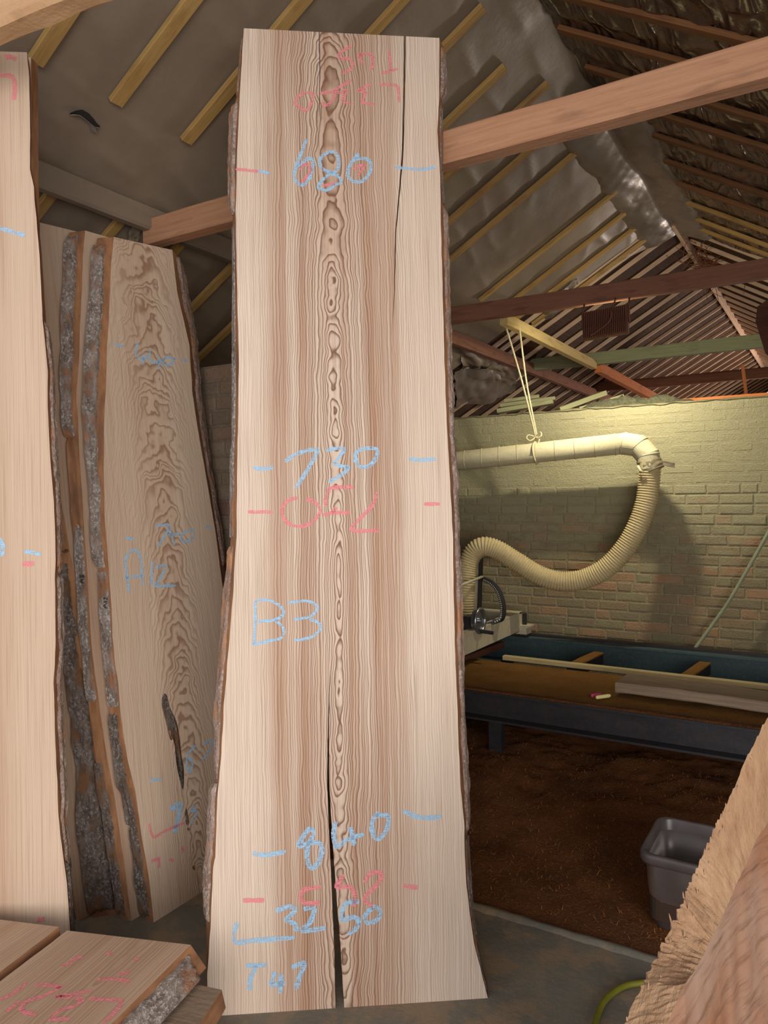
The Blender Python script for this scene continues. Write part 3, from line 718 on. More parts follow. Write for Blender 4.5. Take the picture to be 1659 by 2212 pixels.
# rope
rt1, rt2 = Vector((-2.15, 5.33, 2.92)), Vector((-2.09, 5.45, 2.92))
kn = Vector(onb(1157, 944, DB)); kn.z = max(kn.z, 0)
rp = empty('rope', tuple(kn)); tag(rp, 'cream rope tying the duct up to a roof timber', 'rope')
def strand(name, pts, r, tw=.012):
    P = resample(catmull(pts, 20), .004)
    v, f = tubedata(P, lambda i: r*(1+.22*math.sin(i*.004/tw*2*math.pi)), 8); return mk(name, v, f, M['rope'], rp, smooth=True)
strand('strand', [rt1, rt1.lerp(kn, .5)+Vector((.01, 0, 0)), kn], .0075)
strand('strand', [rt2, rt2.lerp(kn, .5)+Vector((-.008, 0, 0)), kn+Vector((.012, 0, 0))], .0075)
strand('top_loop', [rt1, rt1+Vector((.02, .02, .07)), Vector((-2.12, 5.39, 3.02)), rt2+Vector((-.01, 0, .07)), rt2], .006)
cx = A0+dirp*((kn-A0).dot(dirp))
strand('pipe_loop', [cx+(Vector((0, math.cos(t), math.sin(t))))*(Rp+.006)+dirp*(.006*math.sin(2*t)) for t in [2*math.pi*k/14 for k in range(15)]], .0075)
for s, (dx_, dz_) in enumerate([(.045, .012), (-.05, -.004), (.03, -.03)]):
    strand('knot_loop', [kn, kn+Vector((dx_, -.02, dz_+.02)), kn+Vector((dx_*1.25, -.03, dz_-.005)), kn+Vector((dx_*.6, -.03, dz_-.025)), kn], .0055)
# cable against the wall
tag(tube('wall_cable', catmull([onb(1700, 1075, 5.74), onb(1659, 1152, 5.74), onb(1580, 1290, 5.74), onb(1540, 1348, 5.73), onb(1497, 1407, 5.70), onb(1480, 1432, 5.69)], 8), .0125, M['cord_green']), 'grey green cable hanging diagonally in front of the brick wall', 'cable')

# ================================================================== sawmill bed
def channel(name, a0, a1, bw, z0, z1, fl_, t, side, mat, label):
    """C section along X: web at bw, flanges towards side*Y"""
    f0, f1 = sorted((bw, bw+side*fl_))
    w0, w1 = sorted((bw, bw-side*t))
    prt = [boxdata(a0, a1, w0, w1, z0, z1), boxdata(a0, a1, f0, f1, z1-t, z1), boxdata(a0, a1, f0, f1, z0, z0+t)]
    return prt
root = empty('saw_rail', (-1.2, 4.08, .0)); tag(root, 'near dark steel channel rail of the saw bed', 'rail')
for nme, prt in zip(('web', 'top_flange', 'bottom_flange'), channel('', -3.5, 1.6, 4.09, .335, .505, -.075*-1, .012, -1, None, '')):
    mk(nme, *prt, M['black_steel'], root)
for a in (-3.2, -1.75, 1.3): mk('leg', *boxdata(a-.04, a+.04, 4.10, 4.16, -.012, .335), M['black_steel'], root)
root = empty('saw_rail', (-1.2, 5.62, .0)); tag(root, 'far blue green steel channel rail against the brick wall', 'rail')
for nme, prt in zip(('web', 'top_flange', 'bottom_flange'), channel('', -2.55, 1.6, 5.62, .33, .535, .055, .012, -1, None, '')):
    mk(nme, *prt, M['blue_steel'], root)
mk('top_bar', *boxdata(-2.55, 1.6, 5.64, 5.70, .535, .553), M['black_steel'], root)
for a in (-2.3, -.1, 1.3): mk('leg', *boxdata(a-.04, a+.04, 5.62, 5.70, -.012, .33), M['black_steel'], root)
# sawdust covered deck
dk = empty('saw_deck', (-1.2, 4.48, .45)); tag(dk, 'saw bed deck covered in yellow brown sawdust', 'saw bed')
mk('deck_board', *boxdata(-3.3, 1.5, 4.105, 4.88, .455, .485), M['darkwood'], dk)
V, Fc = [], []; nu, nv = 170, 26
for j in range(nv+1):
    for i in range(nu+1):
        a = -3.3+4.8*i/nu; b = 4.105+.775*j/nv; e = min(1, min(j, nv-j)/3)
        V.append((a, b, .486+e*(.012+.014*fbm(a*5, b*5, 1)+.004*nz(a*40, b*40))))
for j in range(nv):
    for i in range(nu): Fc.append((j*(nu+1)+i, j*(nu+1)+i+1, (j+1)*(nu+1)+i+1, (j+1)*(nu+1)+i))
o = mk('sawdust_layer', V, Fc, M['sawdust_y'], dk, smooth=True); o['kind'] = 'stuff'
V, Fc = [], []
for j in range(6):
    for i in range(141):
        a = -3.4+4.8*i/140; V.append((a, 4.022+.011*j, .5055+(.006+.010*abs(nz(a*9, j)))*(1 if 0 < j < 5 else 0)))
for j in range(5):
    for i in range(140): Fc.append((j*141+i, j*141+i+1, (j+1)*141+i+1, (j+1)*141+i))
o = mk('sawdust_ledge', V, Fc, M['sawdust'], dk, smooth=True); o['kind'] = 'stuff'
tag(timber('pale_strip', (-2.02, 4.905, .515), (1.4, 4.875, .515), .05, .03, M['strip']), 'long pale wooden strip along the back of the saw bed', 'batten')
for p, q, lb in [((-1.538, 4.92, .50), (-1.49, 5.40, .50), 'sawdust caked cross bearer left of the old grey plank'), ((-.83, 4.90, .50), (-.775, 5.42, .50), 'sawdust caked cross bearer above the old grey plank')]:
    r_ = empty('cross_bearer', p); tag(r_, lb, 'bearer', 'cross bearers on the saw bed')
    timber('bearer_bar', Vector(p)+Vector((0, 0, -.035)), Vector(q)+Vector((0, 0, -.035)), .075, .07, M['black_steel'], r_)
    timber('sawdust_cap', Vector(p)+Vector((0, 0, .006)), Vector(q)+Vector((0, 0, .006)), .078, .018, M['sawdust_y'], r_, c=.006, rough=.003, n=16)
tag(timber('old_plank', (-1.09, 4.43, .548), (.9, 4.34, .548), .24, .06, M['oldplank'], None, c=.008, rough=.007, n=60), 'weathered grey plank lying on the sawdust covered saw bed', 'plank')
def stick(p, q, r, m, lb):
    P = [Vector(p).lerp(Vector(q), i/8) for i in range(9)]
    tag(tube('chalk_stick', P, lambda i: r*(.75 if i in (0, 8) else 1.), M[m], None, 12), lb, 'chalk', 'chalk sticks on the saw bed')
c0 = onz(1290, 1504, .515); c1 = onz(1303, 1506, .515)
stick((c0[0]-.03, c0[1]-.02, .520), (c0[0]+.02, c0[1]+.025, .520), .011, 'chalkpink', 'stubby pink chalk stick on the sawdust')
stick((c1[0]-.028, c1[1]-.045, .520), (c1[0]+.03, c1[1]+.035, .520), .011, 'chalkyel', 'cream chalk stick lying against the pink one')

# saw head carriage
sh = empty('saw_carriage', (-2.2, 5.0, .55)); tag(sh, 'cream painted saw carriage with handwheel behind the central slab', 'saw')
ca = -2.142
mk('side_plate', *boxdata(ca-.012, ca, 4.15, 5.58, .59, .725), M['cream_steel'], sh)
mk('top_rim', *boxdata(ca-.06, ca+.002, 4.15, 5.58, .722, .735), M['cream_steel'], sh)
mk('back_plate', *boxdata(-2.72, ca-.02, 5.56, 5.575, .59, .73), M['cream_steel'], sh)
mk('back_rim', *boxdata(-2.74, ca+.002, 5.52, 5.585, .725, .738), M['cream_steel'], sh)
mk('inner_plate', *boxdata(-2.75, -2.735, 4.15, 5.58, .59, .72), M['cream_steel'], sh)
mk('tray', *boxdata(-2.74, ca-.01, 4.15, 5.57, .58, .59), M['black'], sh)
mk('foot', *boxdata(ca-.06, ca+.055, 5.53, 5.64, .565, .62), M['cream_steel'], sh)
mk('foot_cap', *boxdata(ca-.07, ca+.075, 5.52, 5.65, .62, .632), M['cream_steel'], sh)
mk('slide_block', *boxdata(ca+.0, ca+.03, 5.585, 5.61, .63, .72), M['black'], sh)
p = onb(1028, 1210, 5.35)
timber('upright_post', (p[0], 5.35, .60), (p[0]+.03, 5.35, 1.32), .05, .05, M['cream_steel'], sh, up=(0, 1, 0))
timber('upright_edge', (p[0]+.03, 5.33, .60), (p[0]+.06, 5.33, 1.32), .012, .06, M['black_steel'], sh, up=(0, 1, 0))
# handwheel: rim, spokes, hub, handle; axis roughly along X
wc = Vector(onb(1037, 1341, 4.75))
hw = mk('handwheel', *tubedata([wc+Vector((.10*0, .082*math.cos(t), .082*math.sin(t))) for t in [2*math.pi*k/36 for k in range(37)]], .012, 10, False), M['bright_steel'], sh, smooth=True)
v, f = tubedata([wc+Vector((-.035, 0, 0)), wc+Vector((-.005, 0, 0))], .08, 30); mk('wheel_disc', v, f, M['bright_steel'], hw, smooth=False)
v, f = tubedata([wc+Vector((-.08, 0, 0)), wc+Vector((.012, 0, 0))], .02, 16); mk('hub', v, f, M['bright_steel'], hw)
v, f = tubedata([wc+Vector((0, -.01, -.07)), wc+Vector((.10, -.01, -.075))], .013, 12); mk('wheel_handle', v, f, M['black'], hw)
mk('wheel_bracket', *boxdata(wc.x-.11, wc.x-.03, wc.y-.05, wc.y+.05, .59, wc.z+.03), M['black_steel'], sh)
# curved cable chain
cc = [(1042, 1250, 5.25), (1060, 1258, 5.22), (1076, 1275, 5.18), (1085, 1300, 5.12), (1087, 1320, 5.08), (1083, 1336, 5.04), (1068, 1344, 5.0), (1050, 1349, 4.96)]
cpt = resample(catmull([onb(*q) for q in cc], 16), .006)
P = cpt; V, Fc = [], []
for i, q in enumerate(P):
    T = (P[min(i+1, len(P)-1)]-P[max(i-1, 0)]).normalized(); Nn = T.cross(Vector((.2, 1, 0))).normalized(); Bn = T.cross(Nn)
    for (s, u) in ((-1, -1), (1, -1), (1, 1), (-1, 1)): V.append(q+Nn*s*.012+Bn*u*.02)
for i in range(len(P)-1):
    for k in range(4): Fc.append((i*4+k, i*4+(k+1) % 4, i*4+4+(k+1) % 4, i*4+4+k))
ch = mk('cable_chain', V, Fc, M['black'], sh)
pin = None
for i in range(6, len(P)-8, 3):
    q = P[i]; T = (P[i+1]-P[i-1]).normalized(); Nn = T.cross(Vector((.2, 1, 0))).normalized(); Bn = T.cross(Nn)
    toc = (Vector(CAM)-q).normalized(); sgn = 1 if Bn.dot(toc) > 0 else -1
    Mi = frame(q+Bn*sgn*.02, T, Nn, Bn)
    if pin is None: pin = mk('chain_pin', *boxdata(-.004, .004, -.006, .006, -.003, .003), M['chainlink'], ch, Mi)
    else: put(bpy.data.objects.new('chain_pin', pin.data), Mi, ch)
tube('support_rod', [onb(985, 1268, 4.9), onb(1042, 1246, 5.25)], .011, M['cream_steel'], sh, 10)
timber('rusty_arm', onb(1000, 1425, 4.75), onb(1085, 1392, 5.5), .035, .05, M['lamp_body'], sh)['label'] = 'rusty brown bar'

# ================================================================== sawdust heap and tub
V, Fc = [], []; nu, nv = 190, 110
for j in range(nv+1):
    for i in range(nu+1):
        a = -2.2+3.6*i/nu; b = 2.60+2.95*j/nv
        e = 1/(1+math.exp(-(b-2.80-.05*nz(a*3, 1))*26)); far = min(1, max(0, (b-3.1)/1.0)); far = far*far*(3-2*far)
        h = -.014+e*(.018+.02*(fbm(a*4, b*4, 3)+.4))+far*(.10+.10*fbm(a*2.1, b*2.4, 6)+.02*fbm(a*14, b*14, 2))+e*.006*nz(a*45, b*45)
        V.append((a, b, h))
for j in range(nv):
    for i in range(nu): Fc.append((j*(nu+1)+i, j*(nu+1)+i+1, (j+1)*(nu+1)+i+1, (j+1)*(nu+1)+i))
sd = empty('sawdust', (-.8, 3.6, 0)); tag(sd, 'dark reddish brown sawdust and shavings heaped under the saw', 'sawdust', kind='stuff')
o = mk('sawdust_heap', V, Fc, M['sawdust'], sd, smooth=True); o['kind'] = 'stuff'
Vs, Fs = [], []
HV = V
for k in range(7000):
    i = random.randrange(1, nu); j = random.randrange(8, 70)
    a, b, h = HV[j*(nu+1)+i]; a += random.uniform(-.012, .012); b += random.uniform(-.013, .013)
    t = random.uniform(0, 6.3); L = random.uniform(.005, .016); w_ = random.uniform(.0008, .002); d = Vector((math.cos(t)*L, math.sin(t)*L, random.uniform(-.3, .5)*L)); s = Vector((-math.sin(t)*w_, math.cos(t)*w_, 0))
    c = Vector((a, b, h+.004)); n = len(Vs); m_ = c+Vector((0, 0, L*.3))
    Vs += [c-d-s, c-d+s, m_+s, m_-s, c+d+s, c+d-s]; Fs += [(n, n+1, n+2, n+3), (n+3, n+2, n+4, n+5)]
o = mk('shavings', Vs, Fs, M['shaving'], sd); o['kind'] = 'stuff'
# tub: rounded tapered box
tb = empty('plastic_tub', (-.42, 3.06, .02)); tag(tb, 'translucent grey plastic tub standing in the sawdust', 'tub')
def rrect(cx_, cy_, w, d, r, n=5):
    pts = []
    for (sx, sy, a0) in ((1, 1, 0), (-1, 1, 90), (-1, -1, 180), (1, -1, 270)):
        for k in range(n+1):
            t = math.radians(a0+90*k/n); pts.append((cx_+sx*(w/2-r)+r*math.cos(t), cy_+sy*(d/2-r)+r*math.sin(t)))
    return pts
tc = (-.405, 3.045)
prof = [(.40-.02, .30-.02, .022), (.40, .30, .03), (.425, .325, .16), (.43, .33, .175), (.445, .345, .27), (.475, .375, .275), (.485, .385, .285), (.485, .385, .31), (.475, .375, .316), (.455, .355, .316), (.45, .35, .31), (.435, .335, .17), (.40, .30, .04)]
V, Fc = [], []; m_ = 24
for (w, d, z) in prof: V += [(x, y, z) for x, y in rrect(tc[0], tc[1], w, d, .05)]
for i in range(len(prof)-1):
    for k in range(m_): Fc.append((i*m_+k, i*m_+(k+1) % m_, (i+1)*m_+(k+1) % m_, (i+1)*m_+k))
Fc += [tuple(range(m_-1, -1, -1)), tuple(range((len(prof)-1)*m_, len(prof)*m_))]
mk('tub_body', V, Fc, M['tub'], tb, smooth=True)
q = rrect(tc[0], tc[1], .425, .325, .045); mk('tub_contents', [(x, y, .15+.01*nz(x*20, y*20)) for x, y in q]+[(x, y, .06) for x, y in q], [tuple(range(24))]+[(k, 24+k, 24+(k+1) % 24, (k+1) % 24) for k in range(24)]+[tuple(range(47, 23, -1))], M['dusttub'], tb)
# thin yellow cable on the floor
tag(tube('floor_cable', catmull([onz(1450, 2118, .012), onz(1400, 2122, .012), onz(1350, 2130, .012), onz(1312, 2155, .012), onz(1292, 2190, .012), onz(1284, 2235, .012), onz(1290, 2300, .012)], 8), .010, M['cord_yellow']), 'yellow green cable curving over the concrete floor', 'cable')

# ================================================================== the slabs
def smoothpts(P, n): return catmull([(p[0], p[1], 0) for p in P], n)
class Slab:
    def __init__(s, name, label, group, P0, U, V, t, mat, left, right, outl=None, outr=None, wl=.0, wr=.0, splits=(), rows=160, top=None, bot=None, edge_mat='cambium'):
        s.P0, s.U, s.V = np.array(P0, float), np.array(U, float)/np.linalg.norm(U), np.array(V, float)
        s.V = s.V-s.U*(s.V@s.U); s.V /= np.linalg.norm(s.V); s.N = np.cross(s.U, s.V)
        if s.N@(CAM-s.P0) < 0: s.N = -s.N
        s.t = t; s.M = frame(s.P0, s.U, s.V, np.cross(s.U, s.V)); s.sg = 1 if np.cross(s.U, s.V)@s.N > 0 else -1
        s.root = empty(name, M=s.M); tag(s.root, label, 'timber slab', group)
        def edge(poly, off):
            q = np.array([s.uv(px, py, off) for px, py in poly]); q = q[np.argsort(q[:, 1])]; return q
        L, R = edge(left, 0), edge(right, 0)
        OL = edge(outl, -t) if outl else None; OR = edge(outr, -t) if outr else None
        s.rows = rows; s.data = []
        vl0, vl1, vr0, vr1 = L[0, 1], L[-1, 1], R[0, 1], R[-1, 1]
        sd_ = random.random()*50
        sp = []
        for line, wid in splits:
            q = edge(line, 0); ww = np.array([[s.uv(line[0][0], yy, 0)[1], w] for yy, w in wid]); ww = ww[np.argsort(ww[:, 1*0])]
            sp.append((q, ww))
        verts, faces, idx = [], [], []
        ns = len(sp)+1; per = ns*4
        for i in range(rows+1):
            r = i/rows; vl = vl0+(vl1-vl0)*r; vr = vr0+(vr1-vr0)*r
            ul = np.interp(vl, L[:, 1], L[:, 0])+.0016*nz(vl*18, sd_); ur = np.interp(vr, R[:, 1], R[:, 0])+.0016*nz(vr*18, sd_+9)
            bl = (np.interp(vl, OL[:, 1], OL[:, 0]) if OL is not None else ul-wl)
            br = (np.interp(vr, OR[:, 1], OR[:, 0]) if OR is not None else ur+wr)
            s.data.append((vl, ul, bl, vr, ur, br))
            bnd = [(ul, vl, bl)]
            for q, ww in sp:
                vm = (vl+vr)/2; uc = np.interp(vm, q[:, 1], q[:, 0])+.0012*nz(vm*22, sd_+4); hw_ = max(0., np.interp(vm, ww[:, 0], ww[:, 1]))/2
                vm = vl+(vr-vl)*(uc-ul)/(ur-ul); bnd += [(uc-hw_, vm, uc-hw_), (uc+hw_, vm, uc+hw_)]
            bnd.append((ur, vr, br))
            for k in range(ns):
                a, b = bnd[2*k], bnd[2*k+1]
                verts += [(a[0], a[1], 0), (b[0], b[1], 0), (a[2], a[1], -t*s.sg), (b[2], b[1], -t*s.sg)]
        for i in range(rows):
            for k in range(ns):
                o0 = i*per+k*4; o1 = o0+per
                for (p, q, m_) in ((0, 1, 0), (3, 2, 0), (2, 0, 1 if k == 0 else 0), (1, 3, 1 if k == ns-1 else 0)):
                    faces.append((o0+p, o0+q, o1+q, o1+p)); idx.append(m_)
        for k in range(ns):
            o0 = k*4; o1 = rows*per+k*4
            faces += [(o0, o0+2, o0+3, o0+1), (o1, o1+1, o1+3, o1+2)]; idx += [0, 0]
        if s.sg < 0: faces = [tuple(reversed(q)) for q in faces]
        s.body = mk('plank', verts, faces, [mat, M[edge_mat]], s.root, s.M, idx)
    def uv(s, px, py, off=0.):
        p = onp(px, py, s.P0+s.N*off, s.N)-s.P0
        return p@s.U, p@s.V
    def bark(s, side, y0, y1, k0, th, mat, pxref=None, seed=0., K=14, kmax=1.12, rag=.16, dens=.008, label=None):
        """raised bark over the waney edge between the photo heights y0 (upper) and y1 (lower)"""
        d = np.array(s.data); px = pxref
        v1 = s.uv(px, y0)[1]; v0 = s.uv(px, y1)[1]
        n = max(12, int((v1-v0)/dens)); V, Fc = [], []
        for i in range(n+1):
            v = v0+(v1-v0)*i/n
            if side == 'L': c = d[:, 0]; e = np.interp(v, c, d[:, 1]); bk = np.interp(v, c, d[:, 2])
            else: c = d[:, 3]; e = np.interp(v, c, d[:, 4]); bk = np.interp(v, c, d[:, 5])
            T = np.array([bk-e, -s.t]); Ln = np.linalg.norm(T); T = T/Ln; O = np.array([-T[1], T[0]]) if side == 'R' else np.array([T[1], -T[0]])
            if side == 'R' and O[0] < 0: O = -O
            if side == 'L' and O[0] > 0: O = -O
            ks = k0+rag*(nz(v*9, seed)+.6*nz(v*31, seed+2)); ke = min((v-v0), (v1-v))/.02+.8*nz(v*3, seed+8)
            for k in range(K+1):
                kk = k/K*kmax
                cov = min((kk-ks)/.08, ke+1.2*nz(kk*6, v*20, seed))
                if cov > 0:
                    hgt = th*min(1, cov)*(.75+.9*fbm(kk*3+seed, v*9, seed, 4)+.35*(1-abs(nz(kk*5, v*22, seed+1)))-.25)
                else: hgt = -.004
                q = np.array([e, 0])+T*Ln*kk+O*hgt
                V.append((q[0], v, q[1]*s.sg))
        w = K+1
        for i in range(n):
            for k in range(K): Fc.append((i*w+k, i*w+k+1, (i+1)*w+k+1, (i+1)*w+k))
        o = mk('bark', V, Fc, mat, s.root, s.M, smooth=True)
        if label: o['label'] = label
        return o
    def chalk(s, mat, width, z, strokes, off=.0009, name='chalk_mark', sub=7):
        """strokes in coordinates of a zoomed view z=(x0,y0,scale)"""
        V, Fc = [], []
        for st_ in strokes:
            P = [s.uv(z[0]+x/z[2], z[1]+y/z[2]) for x, y in st_]
            C_ = catmull([(p[0], p[1], 0) for p in P], sub if len(P) > 2 else 10); n0 = len(V)
            for i, q in enumerate(C_):
                T = (C_[min(i+1, len(C_)-1)]-C_[max(i-1, 0)]); T = T.normalized() if T.length > 1e-9 else Vector((1, 0, 0))
                Nn = Vector((-T.y, T.x, 0)); e = min(i, len(C_)-1-i); wd = 1.3*width*(.6 if e == 0 else 1.)*(1+.35*nz(q.x*60, q.y*60, 3))/2
                V += [(q.x+Nn.x*wd, q.y+Nn.y*wd, off*s.sg), (q.x-Nn.x*wd, q.y-Nn.y*wd, off*s.sg)]
            for i in range(len(C_)-1): Fc.append((n0+2*i, n0+2*i+1, n0+2*i+3, n0+2*i+2))
        return mk(name, V, Fc, M[mat] if isinstance(mat, str) else mat, s.root, s.M)

# ---- the tall central slab
Zv = np.array([0, 0, 1.])
Pl, Pr = onz(446, 2196, 0), onz(1054, 2156, 0)
U = (Pr-Pl)/np.linalg.norm(Pr-Pl); nh = np.cross(U, Zv); nh = nh if nh@(CAM-Pl) > 0 else -nh
ln = .085
b3 = Slab('live_edge_slab', 'tall central ash slab with blue chalk B3 leaning upright', None, Pl, U, Zv-nh*ln, .047, M['b3'],
    [(527, 61), (522, 138), (516, 240), (512, 333), (509, 463), (511, 580), (516, 776), (514, 938), (512, 1060), (511, 1158), (503, 1288), (494, 1402), (484, 1516), (478, 1631), (469, 1728), (465, 1850), (461, 1869), (455, 1995), (448, 2101), (446, 2196)],
    [(949, 82), (949, 203), (945, 284), (950, 366), (952, 463), (955, 580), (960, 776), (966, 938), (970, 995), (978, 1158), (981, 1321), (984, 1435), (989, 1554), (993, 1670), (1003, 1786), (1003, 1800), (1007, 1911), (1024, 2037), (1054, 2156)],
    [(523, 61), (516, 154), (511, 210), (503, 240), (500, 317), (499, 440), (502, 452), (504, 560), (504, 776), (503, 938), (499, 995), (499, 1158), (492, 1239), (484, 1320), (478, 1418), (468, 1535), (468, 1593), (468, 1678), (458, 1709), (452, 1824), (447, 1869), (445, 1985), (446, 2010), (446, 2196)],
    [(953, 82), (958, 102), (958, 196), (955, 209), (955, 349), (958, 437), (963, 447), (965, 613), (973, 808), (977, 938), (984, 1028), (988, 1190), (994, 1353), (996, 1439), (1000, 1554), (1008, 1689), (1010, 1786), (1010, 1803), (1012, 1830), (1020, 1953), (1037, 2080), (1058, 2152)],
    splits=[([(690, 60), (691, 150), (690, 245), (705, 700), (716, 1000), (714, 1300), (712, 1470), (709, 1600), (709, 1700), (714, 1800), (721, 1920), (729, 2050), (735, 2200)],
             [(60, .0035), (240, .0022), (260, 0.), (1440, 0.), (1470, .0015), (1600, .004), (1700, .0075), (1800, .010), (1920, .014), (2050, .021), (2200, .030)]),
            ([(875, 60), (873, 200), (870, 330), (862, 420), (855, 500), (852, 620), (848, 720), (850, 1200), (860, 2200)],
             [(60, .008), (200, .007), (330, .006), (500, .004), (620, .0025), (690, .0012), (720, 0.), (2200, 0.)])], rows=220)
b3.bark('L', 205, 455, .30, .012, M['bark_pink'], 510, 1.); b3.bark('L', 1180, 1690, .42, .009, M['bark_pink'], 490, 3.); b3.bark('L', 1695, 1995, .35, .013, M['bark_pink'], 465, 5.)
b3.bark('L', 70, 190, .55, .004, M['bark_pink'], 510, 2.3)
b3.bark('R', 88, 205, .35, .012, M['bark_pink'], 955, 6.); b3.bark('R', 440, 1810, .52, .011, M['bark_pink'], 970, 8., rag=.2); b3.bark('L', 470, 1160, .5, .004, M['bark_grey'], 510, 9., rag=.1)
b3.bark('R', 1815, 2150, .25, .004, M['bark_grey'], 1030, 12., rag=.05)
b3.bark('R', 215, 430, .5, .003, M['bark_grey'], 955, 13., rag=.1)
Z1, Z3, Z5 = (470, 40, 3.072), (470, 930, 3.072), (400, 1700, 2.37)
b3.chalk('pink', .0085, Z1, [[(885, 180), (805, 240), (825, 270), (870, 265), (895, 300), (880, 345), (820, 360)], [(945, 225), (955, 300)], [(925, 255), (970, 235), (1025, 250), (1025, 320), (1010, 335)], [(1140, 215), (1150, 350)], [(1085, 365), (1195, 335)],
    [(640, 495), (560, 500), (515, 560), (560, 600), (605, 600), (640, 495)], [(680, 500), (760, 490), (770, 530), (720, 580), (690, 560)], [(890, 410), (780, 475), (810, 490), (855, 480), (830, 540), (890, 570)], [(1025, 435), (930, 480), (985, 490), (960, 555), (1045, 570)], [(1075, 440), (1160, 440), (1195, 460), (1205, 560)],
    [(120, 1000), (270, 1015)], [(540, 1000), (590, 965), (615, 1010), (560, 1090)], [(900, 1000), (980, 970), (930, 1040)], [(700, 1110), (780, 1095)]])
b3.chalk('blue', .009, Z1, [[(590, 800), (545, 920), (510, 1020), (520, 1080), (560, 1105), (605, 1070), (632, 980), (630, 935), (590, 935), (530, 990)], [(740, 885), (690, 920), (680, 980), (730, 1015), (790, 1010), (805, 950), (785, 895), (740, 885)], [(760, 1015), (700, 1070), (670, 1120), (720, 1140), (780, 1105), (820, 1085), (800, 1045), (750, 1035)],
    [(940, 895), (880, 970), (865, 1040), (900, 1080), (960, 1080), (1010, 1020), (1015, 960), (980, 930), (910, 935)], [(270, 1010), (345, 1030)], [(1180, 985), (1300, 1000), (1380, 1000), (1445, 985)]])
b3.chalk('blue', .010, Z3, [[(445, 205), (540, 150), (620, 128), (665, 130), (620, 220), (560, 320), (520, 385)], [(720, 130), (800, 118), (840, 125), (790, 200), (775, 220), (830, 240), (868, 245), (830, 290), (760, 330), (740, 345)], [(930, 130), (915, 170), (930, 230), (980, 245), (1030, 215), (1058, 160), (1055, 125), (1000, 118), (930, 130)],
    [(235, 245), (290, 255), (370, 245)], [(1270, 188), (1340, 195), (1450, 190)]])
b3.chalk('blue', .0075, Z3, [[(250, 1130), (250, 1260), (240, 1420)], [(250, 1130), (340, 1125), (420, 1170), (435, 1220), (380, 1255), (250, 1270)], [(380, 1255), (435, 1310), (430, 1370), (350, 1395), (230, 1420)], [(465, 1145), (580, 1130), (650, 1155), (660, 1190), (610, 1235), (500, 1255)], [(610, 1250), (670, 1275), (685, 1310), (640, 1360), (570, 1385), (505, 1390)]])
b3.chalk('pink', .0095, Z3, [[(200, 540), (365, 542)], [(530, 445), (460, 470), (430, 520), (445, 590), (500, 630), (580, 630), (650, 590), (680, 530), (650, 480), (590, 455)], [(905, 375), (760, 380), (735, 410), (715, 460), (720, 500)], [(700, 560), (780, 545), (880, 545)], [(790, 510), (760, 545)], [(1060, 410), (1030, 490), (960, 570), (890, 660), (1080, 662)], [(1370, 488), (1475, 488)]])
b3.chalk('blue', .012, Z5, [[(640, 205), (600, 260), (585, 300), (640, 285), (690, 290), (700, 330), (680, 390), (645, 415), (625, 370), (630, 300), (655, 240), (645, 205)], [(770, 175), (760, 230), (765, 285), (780, 305), (830, 270), (915, 240)], [(845, 205), (865, 300)], [(1045, 145), (975, 150), (955, 200), (970, 255), (1000, 260), (1035, 210), (1045, 145)], [(990, 130), (975, 150)], [(1115, 120), (1180, 150), (1250, 158), (1310, 150)], [(345, 338), (410, 348), (515, 330)],
    [(265, 690), (255, 790), (350, 785), (560, 770)], [(465, 635), (530, 612), (562, 630), (520, 680), (560, 700), (570, 740)], [(605, 625), (660, 620), (640, 690), (600, 735), (720, 720)], [(890, 585), (820, 600), (800, 680), (860, 665), (890, 690), (870, 730), (830, 750)], [(960, 615), (920, 660), (935, 695), (975, 685), (1000, 650), (990, 620), (960, 615)],
    [(310, 915), (420, 910)], [(365, 915), (335, 980), (330, 1040)], [(458, 945), (448, 985), (446, 1012), (512, 1002)], [(490, 955), (488, 1055)], [(545, 925), (610, 900), (590, 960), (565, 1035)]])
b3.chalk('pink', .012, Z5, [[(295, 580), (405, 580)], [(695, 515), (620, 520), (590, 560), (620, 595), (690, 590)], [(815, 450), (775, 510), (840, 510), (870, 560), (860, 610)], [(920, 490), (950, 440), (1005, 445), (990, 490), (940, 540), (920, 580), (960, 610)], [(1115, 505), (1190, 515)]])

# ---- the stack leaning on the left wall
lean = .13
def aslab(name, label, a_floor, left, right, outl, outr, t, mat, **k):
    return Slab(name, label, 'slabs stacked against the left wall', (a_floor, 1.95, 0), (0, 1, 0), (-lean, 0, 1.), t, mat, left, right, outl, outr, **k)
a12 = aslab('live_edge_slab', 'wavy grained slab with blue chalk A12 at the front of the left stack', -2.30,
    [(246, 512), (240, 571), (237, 639), (235, 699), (231, 748), (229, 838), (225, 897), (224, 999), (226, 1119), (233, 1198), (237, 1258), (241, 1317), (243, 1372), (248, 1427), (256, 1481), (260, 1535), (267, 1589), (276, 1644), (293, 1712), (306, 1809), (315, 1857), (323, 1905), (333, 2000)],
    [(372, 540), (383, 631), (409, 744), (416, 852), (430, 943), (449, 1051), (467, 1160), (480, 1260), (498, 1400), (515, 1600), (535, 1750), (560, 1873)],
    [(212, 510), (204, 540), (200, 589), (199, 639), (196, 671), (190, 720), (187, 762), (185, 838), (184, 873), (182, 880), (187, 940), (190, 991), (195, 1031), (200, 1069), (204, 1115), (202, 1168), (207, 1210), (214, 1230), (216, 1258), (217, 1300), (218, 1336), (222, 1387), (227, 1436), (232, 1481), (236, 1533), (243, 1582), (252, 1644), (258, 1698), (268, 1712), (284, 1785), (292, 1845), (298, 1905), (306, 1953), (318, 2000)],
    [(384, 540), (398, 606), (420, 726), (432, 852), (450, 997), (474, 1142), (495, 1300), (530, 1600), (575, 1873)], .052, M['a12'])
